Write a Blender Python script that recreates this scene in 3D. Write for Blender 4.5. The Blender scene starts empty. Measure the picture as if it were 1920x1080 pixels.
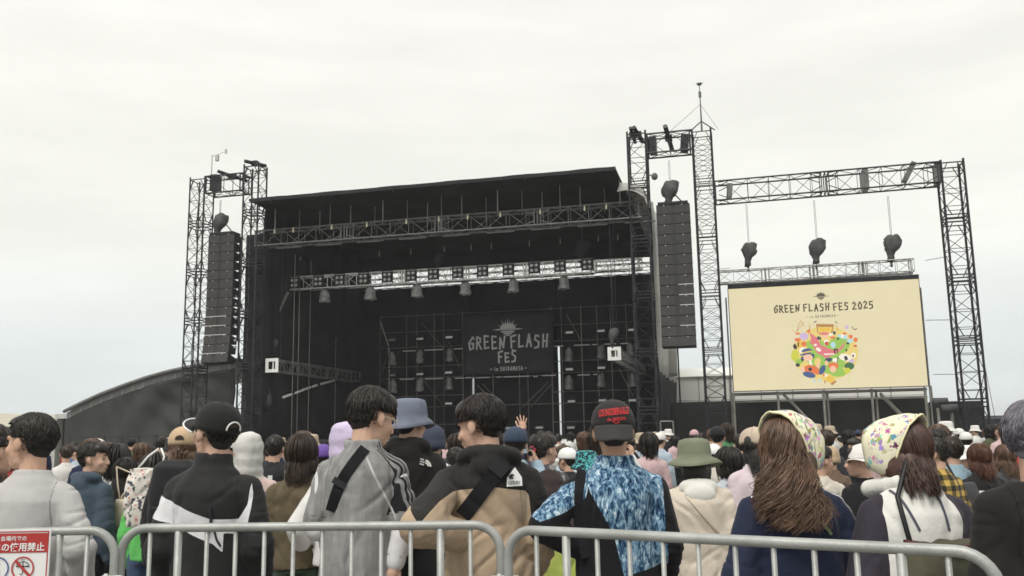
import bpy, bmesh, math, random
import numpy as np
from mathutils import Vector, Matrix, Euler
random.seed(11); rng = np.random.default_rng(5)
R = math.radians
scene = bpy.context.scene
COL = scene.collection
# ------------------------------------------------------------------ camera
FPX, CAMZ = 1700.0, 1.45
PITCH, ROLL = math.atan(278/FPX), -0.0175
cam_d = bpy.data.cameras.new('camera'); cam = bpy.data.objects.new('camera', cam_d); COL.objects.link(cam)
cam_d.sensor_width = 36; cam_d.lens = 36*FPX/1920; cam_d.clip_start = 0.1; cam_d.clip_end = 3000
CR = Matrix.Rotation(R(90)+PITCH, 3, 'X') @ Matrix.Rotation(ROLL, 3, 'Z')
cam.matrix_world = Matrix.Translation((0,0,CAMZ)) @ CR.to_4x4()
scene.camera = cam
scene.cycles.filter_width = 1.6
def ray(px, py):                      # direction through a point of the picture, scaled to depth 1 along +Y
    d = CR @ Vector(((px-960)/FPX, -(py-540)/FPX, -1)); return d / d.y
def at(px, py, y):                    # world point at ground distance y
    d = ray(px, py); return Vector((d.x*y, y, CAMZ+d.z*y))
# ------------------------------------------------------------------ world: overcast sky over a Nishita base
SUN_EL, SUN_AZ = R(58), R(-150)
w = bpy.data.worlds.new('World'); scene.world = w; w.use_nodes = True
nt = w.node_tree; nt.nodes.clear()
def N(t, typ, **kw):
    n = t.nodes.new(typ)
    for k, v in kw.items(): setattr(n, k, v)
    return n
out = N(nt, 'ShaderNodeOutputWorld'); bg = N(nt, 'ShaderNodeBackground')
sky = N(nt, 'ShaderNodeTexSky', sky_type='NISHITA', sun_disc=False)
sky.sun_elevation = SUN_EL; sky.sun_rotation = SUN_AZ
sc_ = N(nt, 'ShaderNodeVectorMath', operation='SCALE'); sc_.inputs['Scale'].default_value = 0.10/0.15
tc = N(nt, 'ShaderNodeTexCoord'); sep = N(nt, 'ShaderNodeSeparateXYZ')
nt.links.new(tc.outputs['Generated'], sep.inputs[0])
ramp = N(nt, 'ShaderNodeValToRGB'); e = ramp.color_ramp.elements
K = 1/0.15
e[0].position = 0.0; e[0].color = (0.58, 0.628, 0.628, 1)
e[1].position = 0.42; e[1].color = (0.745, 0.735, 0.69, 1)
x = e.new(0.10); x.color = (0.655, 0.69, 0.68, 1)
x = e.new(0.2); x.color = (0.736, 0.736, 0.683, 1)
nt.links.new(sep.outputs['Z'], ramp.inputs[0])
mp = N(nt, 'ShaderNodeMapping'); mp.inputs['Scale'].default_value = (1.6, 1.6, 9.0); mp.inputs['Rotation'].default_value = (0, R(2), 0)
nz = N(nt, 'ShaderNodeTexNoise'); nz.inputs['Scale'].default_value = 1.7; nz.inputs['Detail'].default_value = 5; nz.inputs['Roughness'].default_value = .55
nt.links.new(tc.outputs['Generated'], mp.inputs[0]); nt.links.new(mp.outputs[0], nz.inputs[0])
r2 = N(nt, 'ShaderNodeMapRange'); r2.inputs[1].default_value = .35; r2.inputs[2].default_value = .68; r2.inputs[3].default_value = .92; r2.inputs[4].default_value = 1.03
nt.links.new(nz.outputs[0], r2.inputs[0])
ml = N(nt, 'ShaderNodeVectorMath', operation='SCALE'); nt.links.new(ramp.outputs[0], ml.inputs[0]); nt.links.new(r2.outputs[0], ml.inputs['Scale'])
k_ = N(nt, 'ShaderNodeVectorMath', operation='SCALE'); k_.inputs['Scale'].default_value = K; nt.links.new(ml.outputs[0], k_.inputs[0])
mx = N(nt, 'ShaderNodeMix', data_type='RGBA'); mx.inputs[0].default_value = 0.97
nt.links.new(sky.outputs[0], sc_.inputs[0]); nt.links.new(sc_.outputs[0], mx.inputs[6]); nt.links.new(k_.outputs[0], mx.inputs[7])
nt.links.new(mx.outputs[2], bg.inputs[0]); bg.inputs[1].default_value = 0.15
nt.links.new(bg.outputs[0], out.inputs[0])
sl = bpy.data.lights.new('sun', 'SUN'); sl.energy = 1.5; sl.angle = R(25); sl.color = (1, .96, .9)
sun = bpy.data.objects.new('sun', sl); COL.objects.link(sun)
sun.rotation_euler = (R(90)-SUN_EL, 0, SUN_AZ - R(180))   # replaced below by a direct aim
sd = Vector((math.sin(SUN_AZ)*math.cos(SUN_EL), math.cos(SUN_AZ)*math.cos(SUN_EL), math.sin(SUN_EL)))
sun.rotation_euler = (-sd).to_track_quat('-Z', 'Y').to_euler()
vs = scene.view_settings; vs.view_transform = 'Standard'; vs.look = 'None'; vs.gamma = 1; vs.exposure = 0.45; vs.use_curve_mapping = False
# ------------------------------------------------------------------ materials
def s2l(c):
    c = c/255; return c/12.92 if c <= .04045 else ((c+.055)/1.055)**2.4
def rgb(r, g, b): return (s2l(r), s2l(g), s2l(b), 1)
MATS = {}
def mat(name, col, rough=.8, metal=0, vary=.12, scale=6, bump=0, bscale=60, spec=.3, emit=None, weave=False, trans=0):
    if name in MATS: return MATS[name]
    m = bpy.data.materials.new(name); m.use_nodes = True; t = m.node_tree; b = t.nodes['Principled BSDF']
    if len(col) == 3: col = (*col, 1)
    b.inputs['Roughness'].default_value = rough; b.inputs['Metallic'].default_value = metal
    b.inputs['Specular IOR Level'].default_value = spec
    tcn = N(t, 'ShaderNodeTexCoord')
    if vary:
        n = N(t, 'ShaderNodeTexNoise'); n.inputs['Scale'].default_value = scale; n.inputs['Detail'].default_value = 6
        t.links.new(tcn.outputs['Object'], n.inputs[0])
        mr = N(t, 'ShaderNodeMapRange'); mr.inputs[1].default_value = .3; mr.inputs[2].default_value = .7
        mr.inputs[3].default_value = 1-vary; mr.inputs[4].default_value = 1+vary
        t.links.new(n.outputs[0], mr.inputs[0])
        sm = N(t, 'ShaderNodeVectorMath', operation='SCALE'); sm.inputs[0].default_value = col[:3]
        t.links.new(mr.outputs[0], sm.inputs['Scale']); t.links.new(sm.outputs[0], b.inputs['Base Color'])
    else: b.inputs['Base Color'].default_value = col
    if bump:
        n2 = N(t, 'ShaderNodeTexNoise'); n2.inputs['Scale'].default_value = bscale; n2.inputs['Detail'].default_value = 4
        t.links.new(tcn.outputs['Object'], n2.inputs[0])
        bp = N(t, 'ShaderNodeBump'); bp.inputs['Strength'].default_value = bump; bp.inputs['Distance'].default_value = .02
        t.links.new(n2.outputs[0], bp.inputs['Height']); t.links.new(bp.outputs[0], b.inputs['Normal'])
    if emit:
        b.inputs['Emission Color'].default_value = emit[0]; b.inputs['Emission Strength'].default_value = emit[1]
    if trans: b.inputs['Transmission Weight'].default_value = trans
    MATS[name] = m; return m
# ------------------------------------------------------------------ mesh builder
class MB:
    def __init__(s): s.v = []; s.f = []; s.mi = []; s.cur = 0
    def add(s, vs, fs):
        o = len(s.v); s.v += [tuple(p) for p in vs]; s.f += [tuple(i+o for i in f) for f in fs]; s.mi += [s.cur]*len(fs)
    def box(s, c, d, rot=None):
        hx, hy, hz = d[0]/2, d[1]/2, d[2]/2; c = Vector(c)
        vs = [Vector((x, y, z)) for x in (-hx, hx) for y in (-hy, hy) for z in (-hz, hz)]
        if rot is not None: vs = [rot @ p for p in vs]
        s.add([p+c for p in vs], [(0,1,3,2),(4,6,7,5),(0,4,5,1),(2,3,7,6),(0,2,6,4),(1,5,7,3)])
    def bar(s, p, q, r, n=6, r2=None, cap=True):
        p, q = Vector(p), Vector(q); d = q-p
        if d.length < 1e-6: return
        a = d.orthogonal().normalized(); b = d.normalized().cross(a); r2 = r if r2 is None else r2
        vs = [p+(a*math.cos(2*math.pi*i/n)+b*math.sin(2*math.pi*i/n))*r for i in range(n)] + [q+(a*math.cos(2*math.pi*i/n)+b*math.sin(2*math.pi*i/n))*r2 for i in range(n)]
        fs = [(i, (i+1) % n, n+(i+1) % n, n+i) for i in range(n)]
        if cap: fs += [tuple(range(n-1, -1, -1)), tuple(range(n, 2*n))]
        s.add(vs, fs)
    def tube(s, pts, r, n=8, closed=False):
        pts = [Vector(p) for p in pts]; rs = r if isinstance(r, (list, tuple)) else [r]*len(pts)
        vs = []; up = None; m = len(pts)
        for i, p in enumerate(pts):
            d = (pts[(i+1) % m]-pts[i-1]) if closed else (pts[min(i+1, m-1)]-pts[max(i-1, 0)])
            d.normalize()
            if up is None: up = d.orthogonal().normalized()
            a = (up - d*up.dot(d))
            a = a.normalized() if a.length > 1e-5 else d.orthogonal().normalized()
            up = a; b = d.cross(a)
            vs += [p+(a*math.cos(2*math.pi*k/n)+b*math.sin(2*math.pi*k/n))*rs[i] for k in range(n)]
        fs = []
        for i in range(m if closed else m-1):
            j = (i+1) % m
            fs += [(i*n+k, i*n+(k+1) % n, j*n+(k+1) % n, j*n+k) for k in range(n)]
        if not closed: fs += [tuple(range(n-1, -1, -1)), tuple(range((m-1)*n, m*n))]
        s.add(vs, fs)
    def loft(s, rings, cap=True):
        n = len(rings[0]); vs = [p for r_ in rings for p in r_]; fs = []
        for i in range(len(rings)-1):
            fs += [(i*n+k, i*n+(k+1) % n, (i+1)*n+(k+1) % n, (i+1)*n+k) for k in range(n)]
        if cap: fs += [tuple(range(n-1, -1, -1)), tuple(range((len(rings)-1)*n, len(rings)*n))]
        s.add(vs, fs)
    def ell(s, c, r, rot=None, nu=16, nv=10):
        c = Vector(c); rings = []
        for i in range(nv+1):
            t = math.pi*(i/nv); t = min(max(t, .02), math.pi-.02); ring = []
            for k in range(nu):
                a = 2*math.pi*k/nu; p = Vector((r[0]*math.sin(t)*math.cos(a), r[1]*math.sin(t)*math.sin(a), -r[2]*math.cos(t)))
                if rot is not None: p = rot @ p
                ring.append(c+p)
            rings.append(ring)
        s.loft(rings)
    def cap(s, p, q, r1, r2, n=12):          # closed tapered capsule
        p, q = Vector(p), Vector(q); d = (q-p)
        if d.length < 1e-5: d = Vector((0,0,1e-4))
        d0 = d.normalized(); a = d0.orthogonal().normalized(); b = d0.cross(a); rings = []
        def ring(c, r): return [c+(a*math.cos(2*math.pi*k/n)+b*math.sin(2*math.pi*k/n))*r for k in range(n)]
        for t in (85, 60, 30): rings.append(ring(p-d0*r1*math.sin(R(t)), max(r1*math.cos(R(t)), .0015)))
        rings.append(ring(p, r1)); rings.append(ring(q, r2))
        for t in (30, 60, 85): rings.append(ring(q+d0*r2*math.sin(R(t)), max(r2*math.cos(R(t)), .0015)))
        s.loft(rings)
    def sheet(s, grid, thick=0):             # grid[i][j] of points; given thickness along the local normal
        m, n = len(grid), len(grid[0]); P = [[Vector(p) for p in r_] for r_ in grid]
        vs = [p for r_ in P for p in r_]; fs = [(i*n+j, i*n+j+1, (i+1)*n+j+1, (i+1)*n+j) for i in range(m-1) for j in range(n-1)]
        if thick:
            nn = (P[0][1]-P[0][0]).cross(P[1][0]-P[0][0]).normalized()
            o = len(vs); 
            for i in range(m):
                for j in range(n):
                    a = P[i][min(j+1, n-1)]-P[i][max(j-1, 0)]; b = P[min(i+1, m-1)][j]-P[max(i-1, 0)][j]
                    k = a.cross(b); k = k.normalized() if k.length > 1e-9 else nn
                    vs.append(P[i][j]+k*thick)
            fs += [tuple(o+x for x in reversed(f)) for f in list(fs)]
            idx = [(0, j) for j in range(n)]+[(i, n-1) for i in range(1, m)]+[(m-1, j) for j in range(n-2, -1, -1)]+[(i, 0) for i in range(m-2, 0, -1)]
            ids = [i*n+j for i, j in idx]
            fs += [(ids[k], ids[k-1], o+ids[k-1], o+ids[k]) for k in range(len(ids))]
        s.add(vs, fs)
    def prism(s, poly, axis_fn, t0, t1):     # poly of (a,b); axis_fn(a,b,t) -> point
        n = len(poly); vs = [axis_fn(a, b, t0) for a, b in poly]+[axis_fn(a, b, t1) for a, b in poly]
        s.add(vs, [tuple(range(n)), tuple(range(2*n-1, n-1, -1))]+[(i, i+n, (i+1) % n+n, (i+1) % n) for i in range(n)])
    def mesh(s, name, mats, smooth=False):
        me = bpy.data.meshes.new(name); me.from_pydata(s.v, [], s.f); me.update()
        for m_ in (mats if isinstance(mats, (list, tuple)) else [mats]):
            me.materials.append(m_)
        if any(s.mi): me.polygons.foreach_set('material_index', s.mi)
        if smooth: me.polygons.foreach_set('use_smooth', [True]*len(me.polygons))
        bm = bmesh.new(); bm.from_mesh(me); bmesh.ops.recalc_face_normals(bm, faces=bm.faces); bm.to_mesh(me); bm.free()
        return me
    def build(s, name, mats, parent=None, smooth=False):
        return link(name, s.mesh(name, mats, smooth), parent)
def link(name, data, parent=None):
    o = bpy.data.objects.new(name, data); COL.objects.link(o)
    if parent is not None: o.parent = parent
    return o
def tag(o, label=None, cat=None, group=None, kind=None):
    if label: o['label'] = label
    if cat: o['category'] = cat
    if group: o['group'] = group
    if kind: o['kind'] = kind
    return o
def thing(name, label, cat, loc=(0,0,0), rz=0, group=None):
    o = link(name, None); o.location = loc; o.rotation_euler = (0, 0, rz); o.empty_display_size = .2
    return tag(o, label, cat, group)
def copy_tree(o, parent=None, copied=None):
    c = o.copy(); COL.objects.link(c)
    if parent is not None: c.parent = parent
    for ch in list(o.children): copy_tree(ch, c)
    return c
def text_mesh(body, size=1.0, extrude=0.0, align='CENTER', spacing=1.0, bold=0.0, res=2):
    cu = bpy.data.curves.new('txt', 'FONT'); cu.body = body; cu.size = size; cu.extrude = extrude
    cu.align_x = align; cu.align_y = 'CENTER'; cu.space_character = spacing; cu.offset = bold; cu.resolution_u = res
    o = bpy.data.objects.new('txt', cu); COL.objects.link(o)
    dg = bpy.context.evaluated_depsgraph_get(); me = bpy.data.meshes.new_from_object(o.evaluated_get(dg))
    bpy.data.objects.remove(o); return me
def text_into(mb, body, fn, size=1.0, wid=None, bold=0.0, align='CENTER', hgt=None):   # fn(x,y)->point ; wid/hgt scale the text to fit
    me = text_mesh(body, 1.0, bold=bold, align=align)
    xs = [v.co.x for v in me.vertices]; ys = [v.co.y for v in me.vertices]
    kx = ky = size
    if wid: kx = wid/(max(xs)-min(xs)); ky = kx if not hgt else ky
    if hgt: ky = hgt/(max(ys)-min(ys))
    cx, cy = (max(xs)+min(xs))/2, (max(ys)+min(ys))/2
    mb.add([fn((v.co.x-cx)*kx, (v.co.y-cy)*ky) for v in me.vertices], [tuple(p.vertices) for p in me.polygons])
    bpy.data.meshes.remove(me)
# ------------------------------------------------------------------ stage frame: u along the stage front, v away from the crowd, z up
RS = R(14); CS, SN = math.cos(RS), math.sin(RS)
_d = ray(1205, 818); OX, OY = _d.x*38.0, 38.0
def S(u, v, z=0): return Vector((OX+u*CS+v*SN, OY-u*SN+v*CS, z))
def P(px, py, v):                     # (u, z) of a picture point lying in the plane v
    d = ray(px, py); t = (v+OX*SN+OY*CS)/(d.x*SN+CS)
    return ((d.x*t-OX)*CS-(t-OY)*SN, CAMZ+d.z*t)
def PU(px, py, u):                    # (v, z) of a picture point lying in the plane u
    d = ray(px, py); t = (u+OX*CS-OY*SN)/(d.x*CS-SN)
    return ((d.x*t-OX)*SN+(t-OY)*CS, CAMZ+d.z*t)
def U(px, v): return P(px, 818-.0175*(px-960), v)[0]
def Z(px, py, v): return P(px, py, v)[1]
M = {}
M['asphalt'] = mat('asphalt', (.20,.19,.175), .9, vary=.22, scale=1.3, bump=.4, bscale=55)
M['earth'] = mat('earth', (.26,.25,.22), .95, vary=.2, scale=.05)
M['black_steel'] = mat('black_steel', (.024,.024,.028), .45, .25, vary=.3, scale=3, spec=.4)
M['dark_steel'] = mat('dark_steel', (.15,.15,.147), .5, .3, vary=.3, scale=3)
M['pipe'] = mat('scaffold_pipe', (.30,.295,.265), .45, .55, vary=.25, scale=2)
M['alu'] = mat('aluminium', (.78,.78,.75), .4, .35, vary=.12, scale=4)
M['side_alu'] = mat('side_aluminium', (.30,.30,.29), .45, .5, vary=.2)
M['galv'] = mat('galvanised_steel', (.37,.38,.365), .5, .35, vary=.18, scale=9, bump=.12, bscale=120, spec=.5)
M['stage_cloth'] = mat('stage_cloth', (.034,.035,.037), .95, vary=.3, scale=.7, bump=.5, bscale=2.5, spec=.15)
M['wing_cloth'] = mat('wing_cloth', (.048,.050,.048), .8, vary=.22, scale=.6, bump=.6, bscale=1.4)
M['fence_cloth'] = mat('fence_cloth', (.05,.05,.049), .95, vary=.28, scale=.9, bump=.5, bscale=3)
M['canvas'] = mat('pale_canvas', (.50,.50,.47), .8, vary=.14, scale=1.2, bump=.4, bscale=3)
M['white_canvas'] = mat('white_canvas', (.82,.81,.77), .7, vary=.05, scale=.6)
M['white'] = mat('white_paint', (.82,.82,.80), .55, vary=.05)
M['speaker'] = mat('speaker_grille', (.055,.053,.052), .7, vary=.2, scale=5, bump=.3, bscale=150)
M['speaker_edge'] = mat('speaker_shell', (.038,.038,.039), .6, vary=.2)
M['bag'] = mat('plastic_rain_bag', (.30,.30,.29), .35, vary=.45, scale=7, bump=.7, bscale=9, spec=.5)
M['cover'] = mat('hoist_rain_cover', (.085,.085,.085), .6, vary=.35, scale=4, bump=.6, bscale=6)
M['lens'] = mat('lamp_lens', (.55,.55,.52), .15, .3, vary=.3, scale=30, spec=.8)
M['brass'] = mat('lamp_yellow', (.72,.66,.48), .4, vary=.1)
M['logo'] = mat('printed_grey', (.80,.80,.77), .85, vary=.06)
M['banner'] = mat('banner_cloth', (.055,.056,.064), .9, vary=.18, scale=1.2, bump=.25, bscale=2)
M['wire'] = mat('wire', (.05,.05,.055), .5, .3, vary=0)
M['sun_white'] = M['white']

class SM(MB):                          # mesh builder in stage coordinates
    def go(s, name, mats, base=None, parent=None, smooth=False):
        b = Vector(base) if base is not None else Vector(parent['_b'])
        s.v = [(x-b.x, y-b.y, z-b.z) for x, y, z in s.v]
        o = s.build(name, mats, parent, smooth)
        if parent is None: o.location = S(*b); o.rotation_euler = (0, 0, -RS)
        return o
def sthing(name, label, cat, base, group=None):
    t = thing(name, label, cat, S(*base), -RS, group); t['_b'] = tuple(base); return t
def truss(mb, p, q, wa, wb, seg=2.4, bays=4, rc=.035, rb=.018, across=(1,0,0), collar=True, X=True, n=5, gus=True):
    p, q = Vector(p), Vector(q); d = q-p; L = d.length; d.normalize()
    a = Vector(across); a = (a-d*a.dot(d)).normalized(); b = d.cross(a)
    C = [(-1,-1), (1,-1), (1,1), (-1,1)]
    def c(t, k): return p+d*t+a*C[k][0]*wa/2+b*C[k][1]*wb/2
    for k in range(4): mb.bar(c(0, k), c(L, k), rc, n)
    ns = max(1, round(L/seg)); sl_ = L/ns
    for i in range(ns):
        t0, t1 = i*sl_, (i+1)*sl_
        if collar:
            for t in ((t0+.03, t0+.16) if i else (t0+.03,)) if True else ():
                for k in range(4): mb.bar(c(t, k), c(t, (k+1) % 4), rb*1.5, 4)
            for k in range(4): mb.bar(c(t1-.13, k), c(t1-.13, (k+1) % 4), rb*1.5, 4)
            if gus:
                g = min(.5, sl_*.2)
                for k in range(4):
                    A, B, A2, B2 = c(t0+.16, k), c(t0+.16, (k+1) % 4), c(t0+.16+g, k), c(t0+.16+g, (k+1) % 4)
                    mb.bar(A+(B-A)*.28, A2, rb*1.2, 4); mb.bar(B+(A-B)*.28, B2, rb*1.2, 4)
                    A, B, A2, B2 = c(t1-.13, k), c(t1-.13, (k+1) % 4), c(t1-.13-g, k), c(t1-.13-g, (k+1) % 4)
                    mb.bar(A+(B-A)*.28, A2, rb*1.2, 4); mb.bar(B+(A-B)*.28, B2, rb*1.2, 4)
        m0, m1 = (t0+.5, t1-.5) if collar and gus and sl_ > 1.6 else (t0, t1); bl = (m1-m0)/bays
        for j in range(bays):
            s0, s1 = m0+j*bl, m0+(j+1)*bl
            for k in range(4):
                k2 = (k+1) % 4
                mb.bar(c(s0, k), c(s0, k2), rb*.8, 4)
                if X and k % 2 == 0:
                    mb.bar(c(s0, k), c(s1, k2), rb*.7, 4); mb.bar(c(s0, k2), c(s1, k), rb*.7, 4)
                elif (i*bays+j) % 2: mb.bar(c(s0, k), c(s1, k2), rb*.8, 4)
                else: mb.bar(c(s0, k2), c(s1, k), rb*.8, 4)
        for k in range(4): mb.bar(c(m1, k), c(m1, (k+1) % 4), rb*.8, 4)

# ------------------------------------------------------------------ ground and far land
g = MB(); g.add([(-900,-60,0), (900,-60,0), (900,1500,0), (-900,1500,0)], [(0,1,2,3)])
tag(g.build('ground', M['earth']), kind='structure')
g = MB(); g.add([(-90,-30,.004), (90,-30,.004), (90,120,.004), (-90,120,.004)], [(0,1,2,3)])
tag(g.build('asphalt_ground', M['asphalt']), kind='structure')
land = mat('far_dune', (.46,.43,.33), .95, vary=.12, scale=.02)
def ridge(name, y, pts, m, depth=40):   # far ground seen as a low ridge
    mb = MB(); top = [at(px, py, y) for px, py in pts]
    rows = [[Vector((p.x, y-depth, -.2)) for p in top], [Vector((p.x, y-depth*.3, p.z*.75)) for p in top], top, [Vector((p.x*1.1, y+depth*2, -.5)) for p in top]]
    mb.sheet(rows); return tag(mb.build(name, m, smooth=True), kind='structure')
ridge('far_hill', 420, [(-700,778), (-300,774), (-60,776), (0,775), (60,777), (130,778), (200,783), (420,795), (700,812)], land)
ridge('far_hill', 600, [(1500,806), (1700,803), (1850,800), (2100,792), (2600,780)], mat('far_sea_bank', (.16,.18,.21), .9, vary=.1, scale=.02))

# ------------------------------------------------------------------ the stage
st = sthing('festival_stage', 'huge black festival stage with a canopy roof, truss towers and dark interior', 'stage', (-9, 0, 0))
UL, UR, ZR = -17.85, -.5, 12.55
mb = SM()                                  # canopy with rounded right edge
grid = []
for v, dz in [(-1.05,0.02), (0,.0), (3,-.05), (6,-.1), (9,-.2), (12.3,-.35)]:
    row = [(u, v, ZR+dz+.02*math.sin(u*2.1+v)) for u in np.linspace(UL, UR-.1, 24)]
    grid.append(row)
mb.sheet(grid, .10); mb.box(((UL+UR)/2, -1.08, ZR+.02), (UR-UL-.15, .05, .16)); 
for u in np.linspace(UL+1.2, UR-1, 6): mb.box((u, -1.13, ZR-.05), (.05, .05, .22))

mb.go('roof', M['stage_cloth'], parent=st, smooth=False)
mb = SM(); grid = []
for v, dz in [(-.4,-.5), (.2,-.12), (1.2,-.03), (3,-.05), (6,-.1), (9,-.2), (12.3,-.35)]:
    grid.append([(UR-.1+1.25*math.sin(R(th))+.03*math.sin(v*5+th), v, ZR+dz*(1 if v > 1 else 1-th/90)-1.3*(1-math.cos(R(th)))-(1-v/1.2)*.25*max(0, min(1, 1-v/1.2))) for th in (0, 15, 30, 45, 60, 75, 90)])
mb.sheet(grid, .04); mb.go('roof_side', M['canvas'], parent=st, smooth=True)
mb = SM(); truss(mb, (-18.1, .3, 10.99), (.35, .3, 10.99), .62, .72, seg=4.6, bays=4, rc=.042, rb=.022, across=(0,1,0), X=False)
for u in np.linspace(-17, -.4, 9): mb.bar((u, .1, 10.45), (u+1.3, .1, 10.45), .035, 5)
mb.go('roof_truss', M['dark_steel'], parent=st)
mb = SM()
for i, u in enumerate(np.linspace(-17.2, -.6, 19)): mb.bar((u+.1*(i % 2), .3+.5*(i % 3), 11.3), (u+.1*(i % 2), .3+.5*(i % 3), ZR-.1), .016 if i % 2 else .024, 4)
mb.go('hanging_rod', M['pipe'], parent=st)
for i, px in enumerate([515, 550, 622, 688, 762, 823, 877, 938, 1013, 1096, 1137]):
    u, z = P(px, 431-.0745*(px-515)+4, -.05); mb = SM(); mb.box((u, -.06, z), (.06, .06, .17)); mb.bar((u, -.06, z+.1), (u, -.06, z+.16), .02, 6); mb.go('marker_lamp', M['brass'], parent=st)
for i, px in enumerate([709, 770, 835, 887, 926, 1000, 1060, 1134, 1172]):
    mb = SM(); mb.box((U(px, 6), 6, 11.1), (.05, .05, .20)); mb.bar((U(px, 6), 6, 11.2), (U(px, 6), 6, 11.32), .02, 4); mb.go('rigging_point', M['pipe'], parent=st)
for i, (u, zt) in enumerate([(-18.15, 14.6), (.28, 14.37)]):
    mb = SM(); truss(mb, (u, .0, 0), (u, .0, zt), .78, .78, seg=2.45, bays=2, rc=.045, rb=.020, X=False)
    mb.box((u, 0, .1), (1.2, 1.2, .2)); mb.go('tower', M['black_steel'], parent=st)
# walls of the interior
def cloth(name, A, B, z0, z1, m, amp=.05, nx=40, nz=10, parent=st, off=0, k=9.0, thick=.03, ztop=None, base=None):
    mb = SM(); A, B = Vector((*A, 0)), Vector((*B, 0)); d = B-A; nrm = Vector((d.y, -d.x, 0)).normalized(); rows = []
    for j in range(nz+1):
        row = []
        for i in range(nx+1):
            t = i/nx; zt = ztop(t) if ztop else z1; z = z0+(zt-z0)*j/nz
            f = amp*(math.sin(t*d.length*k/3+off)+.6*math.sin(t*d.length*k/1.7+2*off+z*.6)+.4*math.sin(z*2.1+t*7))
            p = A+d*t+nrm*f; row.append((p.x, p.y, z))
        rows.append(row)
    mb.sheet(rows, thick); return mb.go(name, m, base=base, parent=parent, smooth=True)
uw = U(705, 12)
cloth('side_curtain', (-17.75, .2), (-17.75, 12.1), 1.3, 12.50, M['stage_cloth'], .06, 60, 12)
cloth('side_canvas', (.72, .4), (.72, 12.4), 4.0, 11.4, M['canvas'], .05, 50, 10)
cloth('side_curtain', (.70, .4), (.70, 12.4), 0.4, 4.05, M['stage_cloth'], .08, 40, 8)
cloth('upper_curtain', (-18.0, 12.1), (.7, 12.1), 11.22, 12.35, M['stage_cloth'], .04, 50, 3)
cloth('leg_curtain', (U(451, .6), .6), (-17.7, .6), 1.0, Z(470, 441, .6), M['stage_cloth'], .03, 10, 10)
sL = U(692, 12)
cloth('upper_curtain', (-18.0, 12.15), (sL, 12.15), 10.15, 11.3, M['stage_cloth'], .02, 8, 3)
gaps = [(U(886.5, 12), U(890.5, 12)), (U(1050, 12), U(1054, 12))]        # daylight shows between the back cloths
edges = [-18.0, gaps[0][0], gaps[0][1], gaps[1][0], gaps[1][1], .7]
zt0, zt1 = Z(888, 708, 12), Z(1052, 648, 12)
for a_, b_ in ((edges[0], edges[1]), (edges[2], edges[3]), (edges[4], edges[5])):
    cloth('back_curtain', (a_, 12), (b_, 12), 1.3, 10.24, M['stage_cloth'], .03, 30, 12, off=a_)
cloth('back_curtain', (edges[1]-.05, 12.06), (edges[2]+.05, 12.06), zt0, 10.24, M['stage_cloth'], .01, 4, 6)
cloth('back_curtain', (edges[3]-.05, 12.06), (edges[4]+.05, 12.06), zt1, 10.24, M['stage_cloth'], .01, 4, 6)
mb = SM(); mb.box((-8.8, 6, 1.18), (19.0, 12.2, .24)); mb.go('deck', M['dark_steel'], parent=st)
mb = SM(); mb.box((-8.8, -.14, .53), (19.0, .06, 1.05)); mb.go('deck_skirt', M['fence_cloth'], parent=st)
for a_, b_ in ((928, 1048), (1052, 1107), (1180, 1212)):
    mb = SM(); u0, u1 = U(a_, -.2), U(b_, -.2); mb.box(((u0+u1)/2, -.22, 1.2), (u1-u0, .08, .17)); mb.go('deck_edge', M['white'], parent=st)
# rear truss seen in the slit below the roof
mb = SM(); truss(mb, (U(692, 12.8), 12.8, 10.72), (.7, 12.8, 10.72), .4, .62, seg=4, bays=3, rc=.028, rb=.016, across=(0,1,0), X=False, gus=False, collar=False); mb.go('rear_truss', M['black_steel'], parent=st)
# scaffold wall on the stage
mb = SM(); SV = 10.8
vs_px = [712, 762, 782, 815, 833, 869, 1038, 1058, 1096, 1126, 1152, 1182, 1200]
zs = [Z(762, y, SV) for y in (593, 623, 652, 688, 709, 743, 764, 797)]
for i, px in enumerate(vs_px): mb.bar((U(px, SV), SV, 1.3), (U(px, SV), SV, zs[0]+.1), .034 if i in (1, 3, 5, 6, 8) else .022, 6)
for z in zs:
    mb.bar((U(712, SV), SV, z), (U(869, SV), SV, z), .024, 5); mb.bar((U(1038, SV), SV, z), (U(1205, SV), SV, z), .024, 5)
for px in (888, 926, 976, 992, 1038): mb.bar((U(px, SV), SV, 1.3), (U(px, SV), SV, zs[4]+.1), .024, 5)
mb.bar((U(869, SV), SV, zs[4]-.1), (U(1038, SV), SV, zs[4]-.1), .03, 5); mb.bar((U(869, SV), SV, zs[6]), (U(1038, SV), SV, zs[6]), .03, 5); mb.bar((U(869, SV), SV, zs[0]), (U(1038, SV), SV, zs[0]), .024, 5)
for a_, b_ in (((895, 722), (938, 765)), ((905, 720), (948, 765)), ((1028, 716), (980, 764)), ((1034, 720), (995, 764)), ((790, 605), (833, 655)), ((727, 655), (718, 700)), ((842, 640), (862, 690)), ((785, 700), (830, 760)), ((1062, 590), (1090, 640)), ((1160, 690), (1196, 760))):
    pa, pb = P(*a_, SV+.1), P(*b_, SV+.1); mb.bar((pa[0], SV+.1, pa[1]), (pb[0], SV+.1, pb[1]), .022, 5)
mb.go('scaffold_frame', M['pipe'], parent=st)
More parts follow.
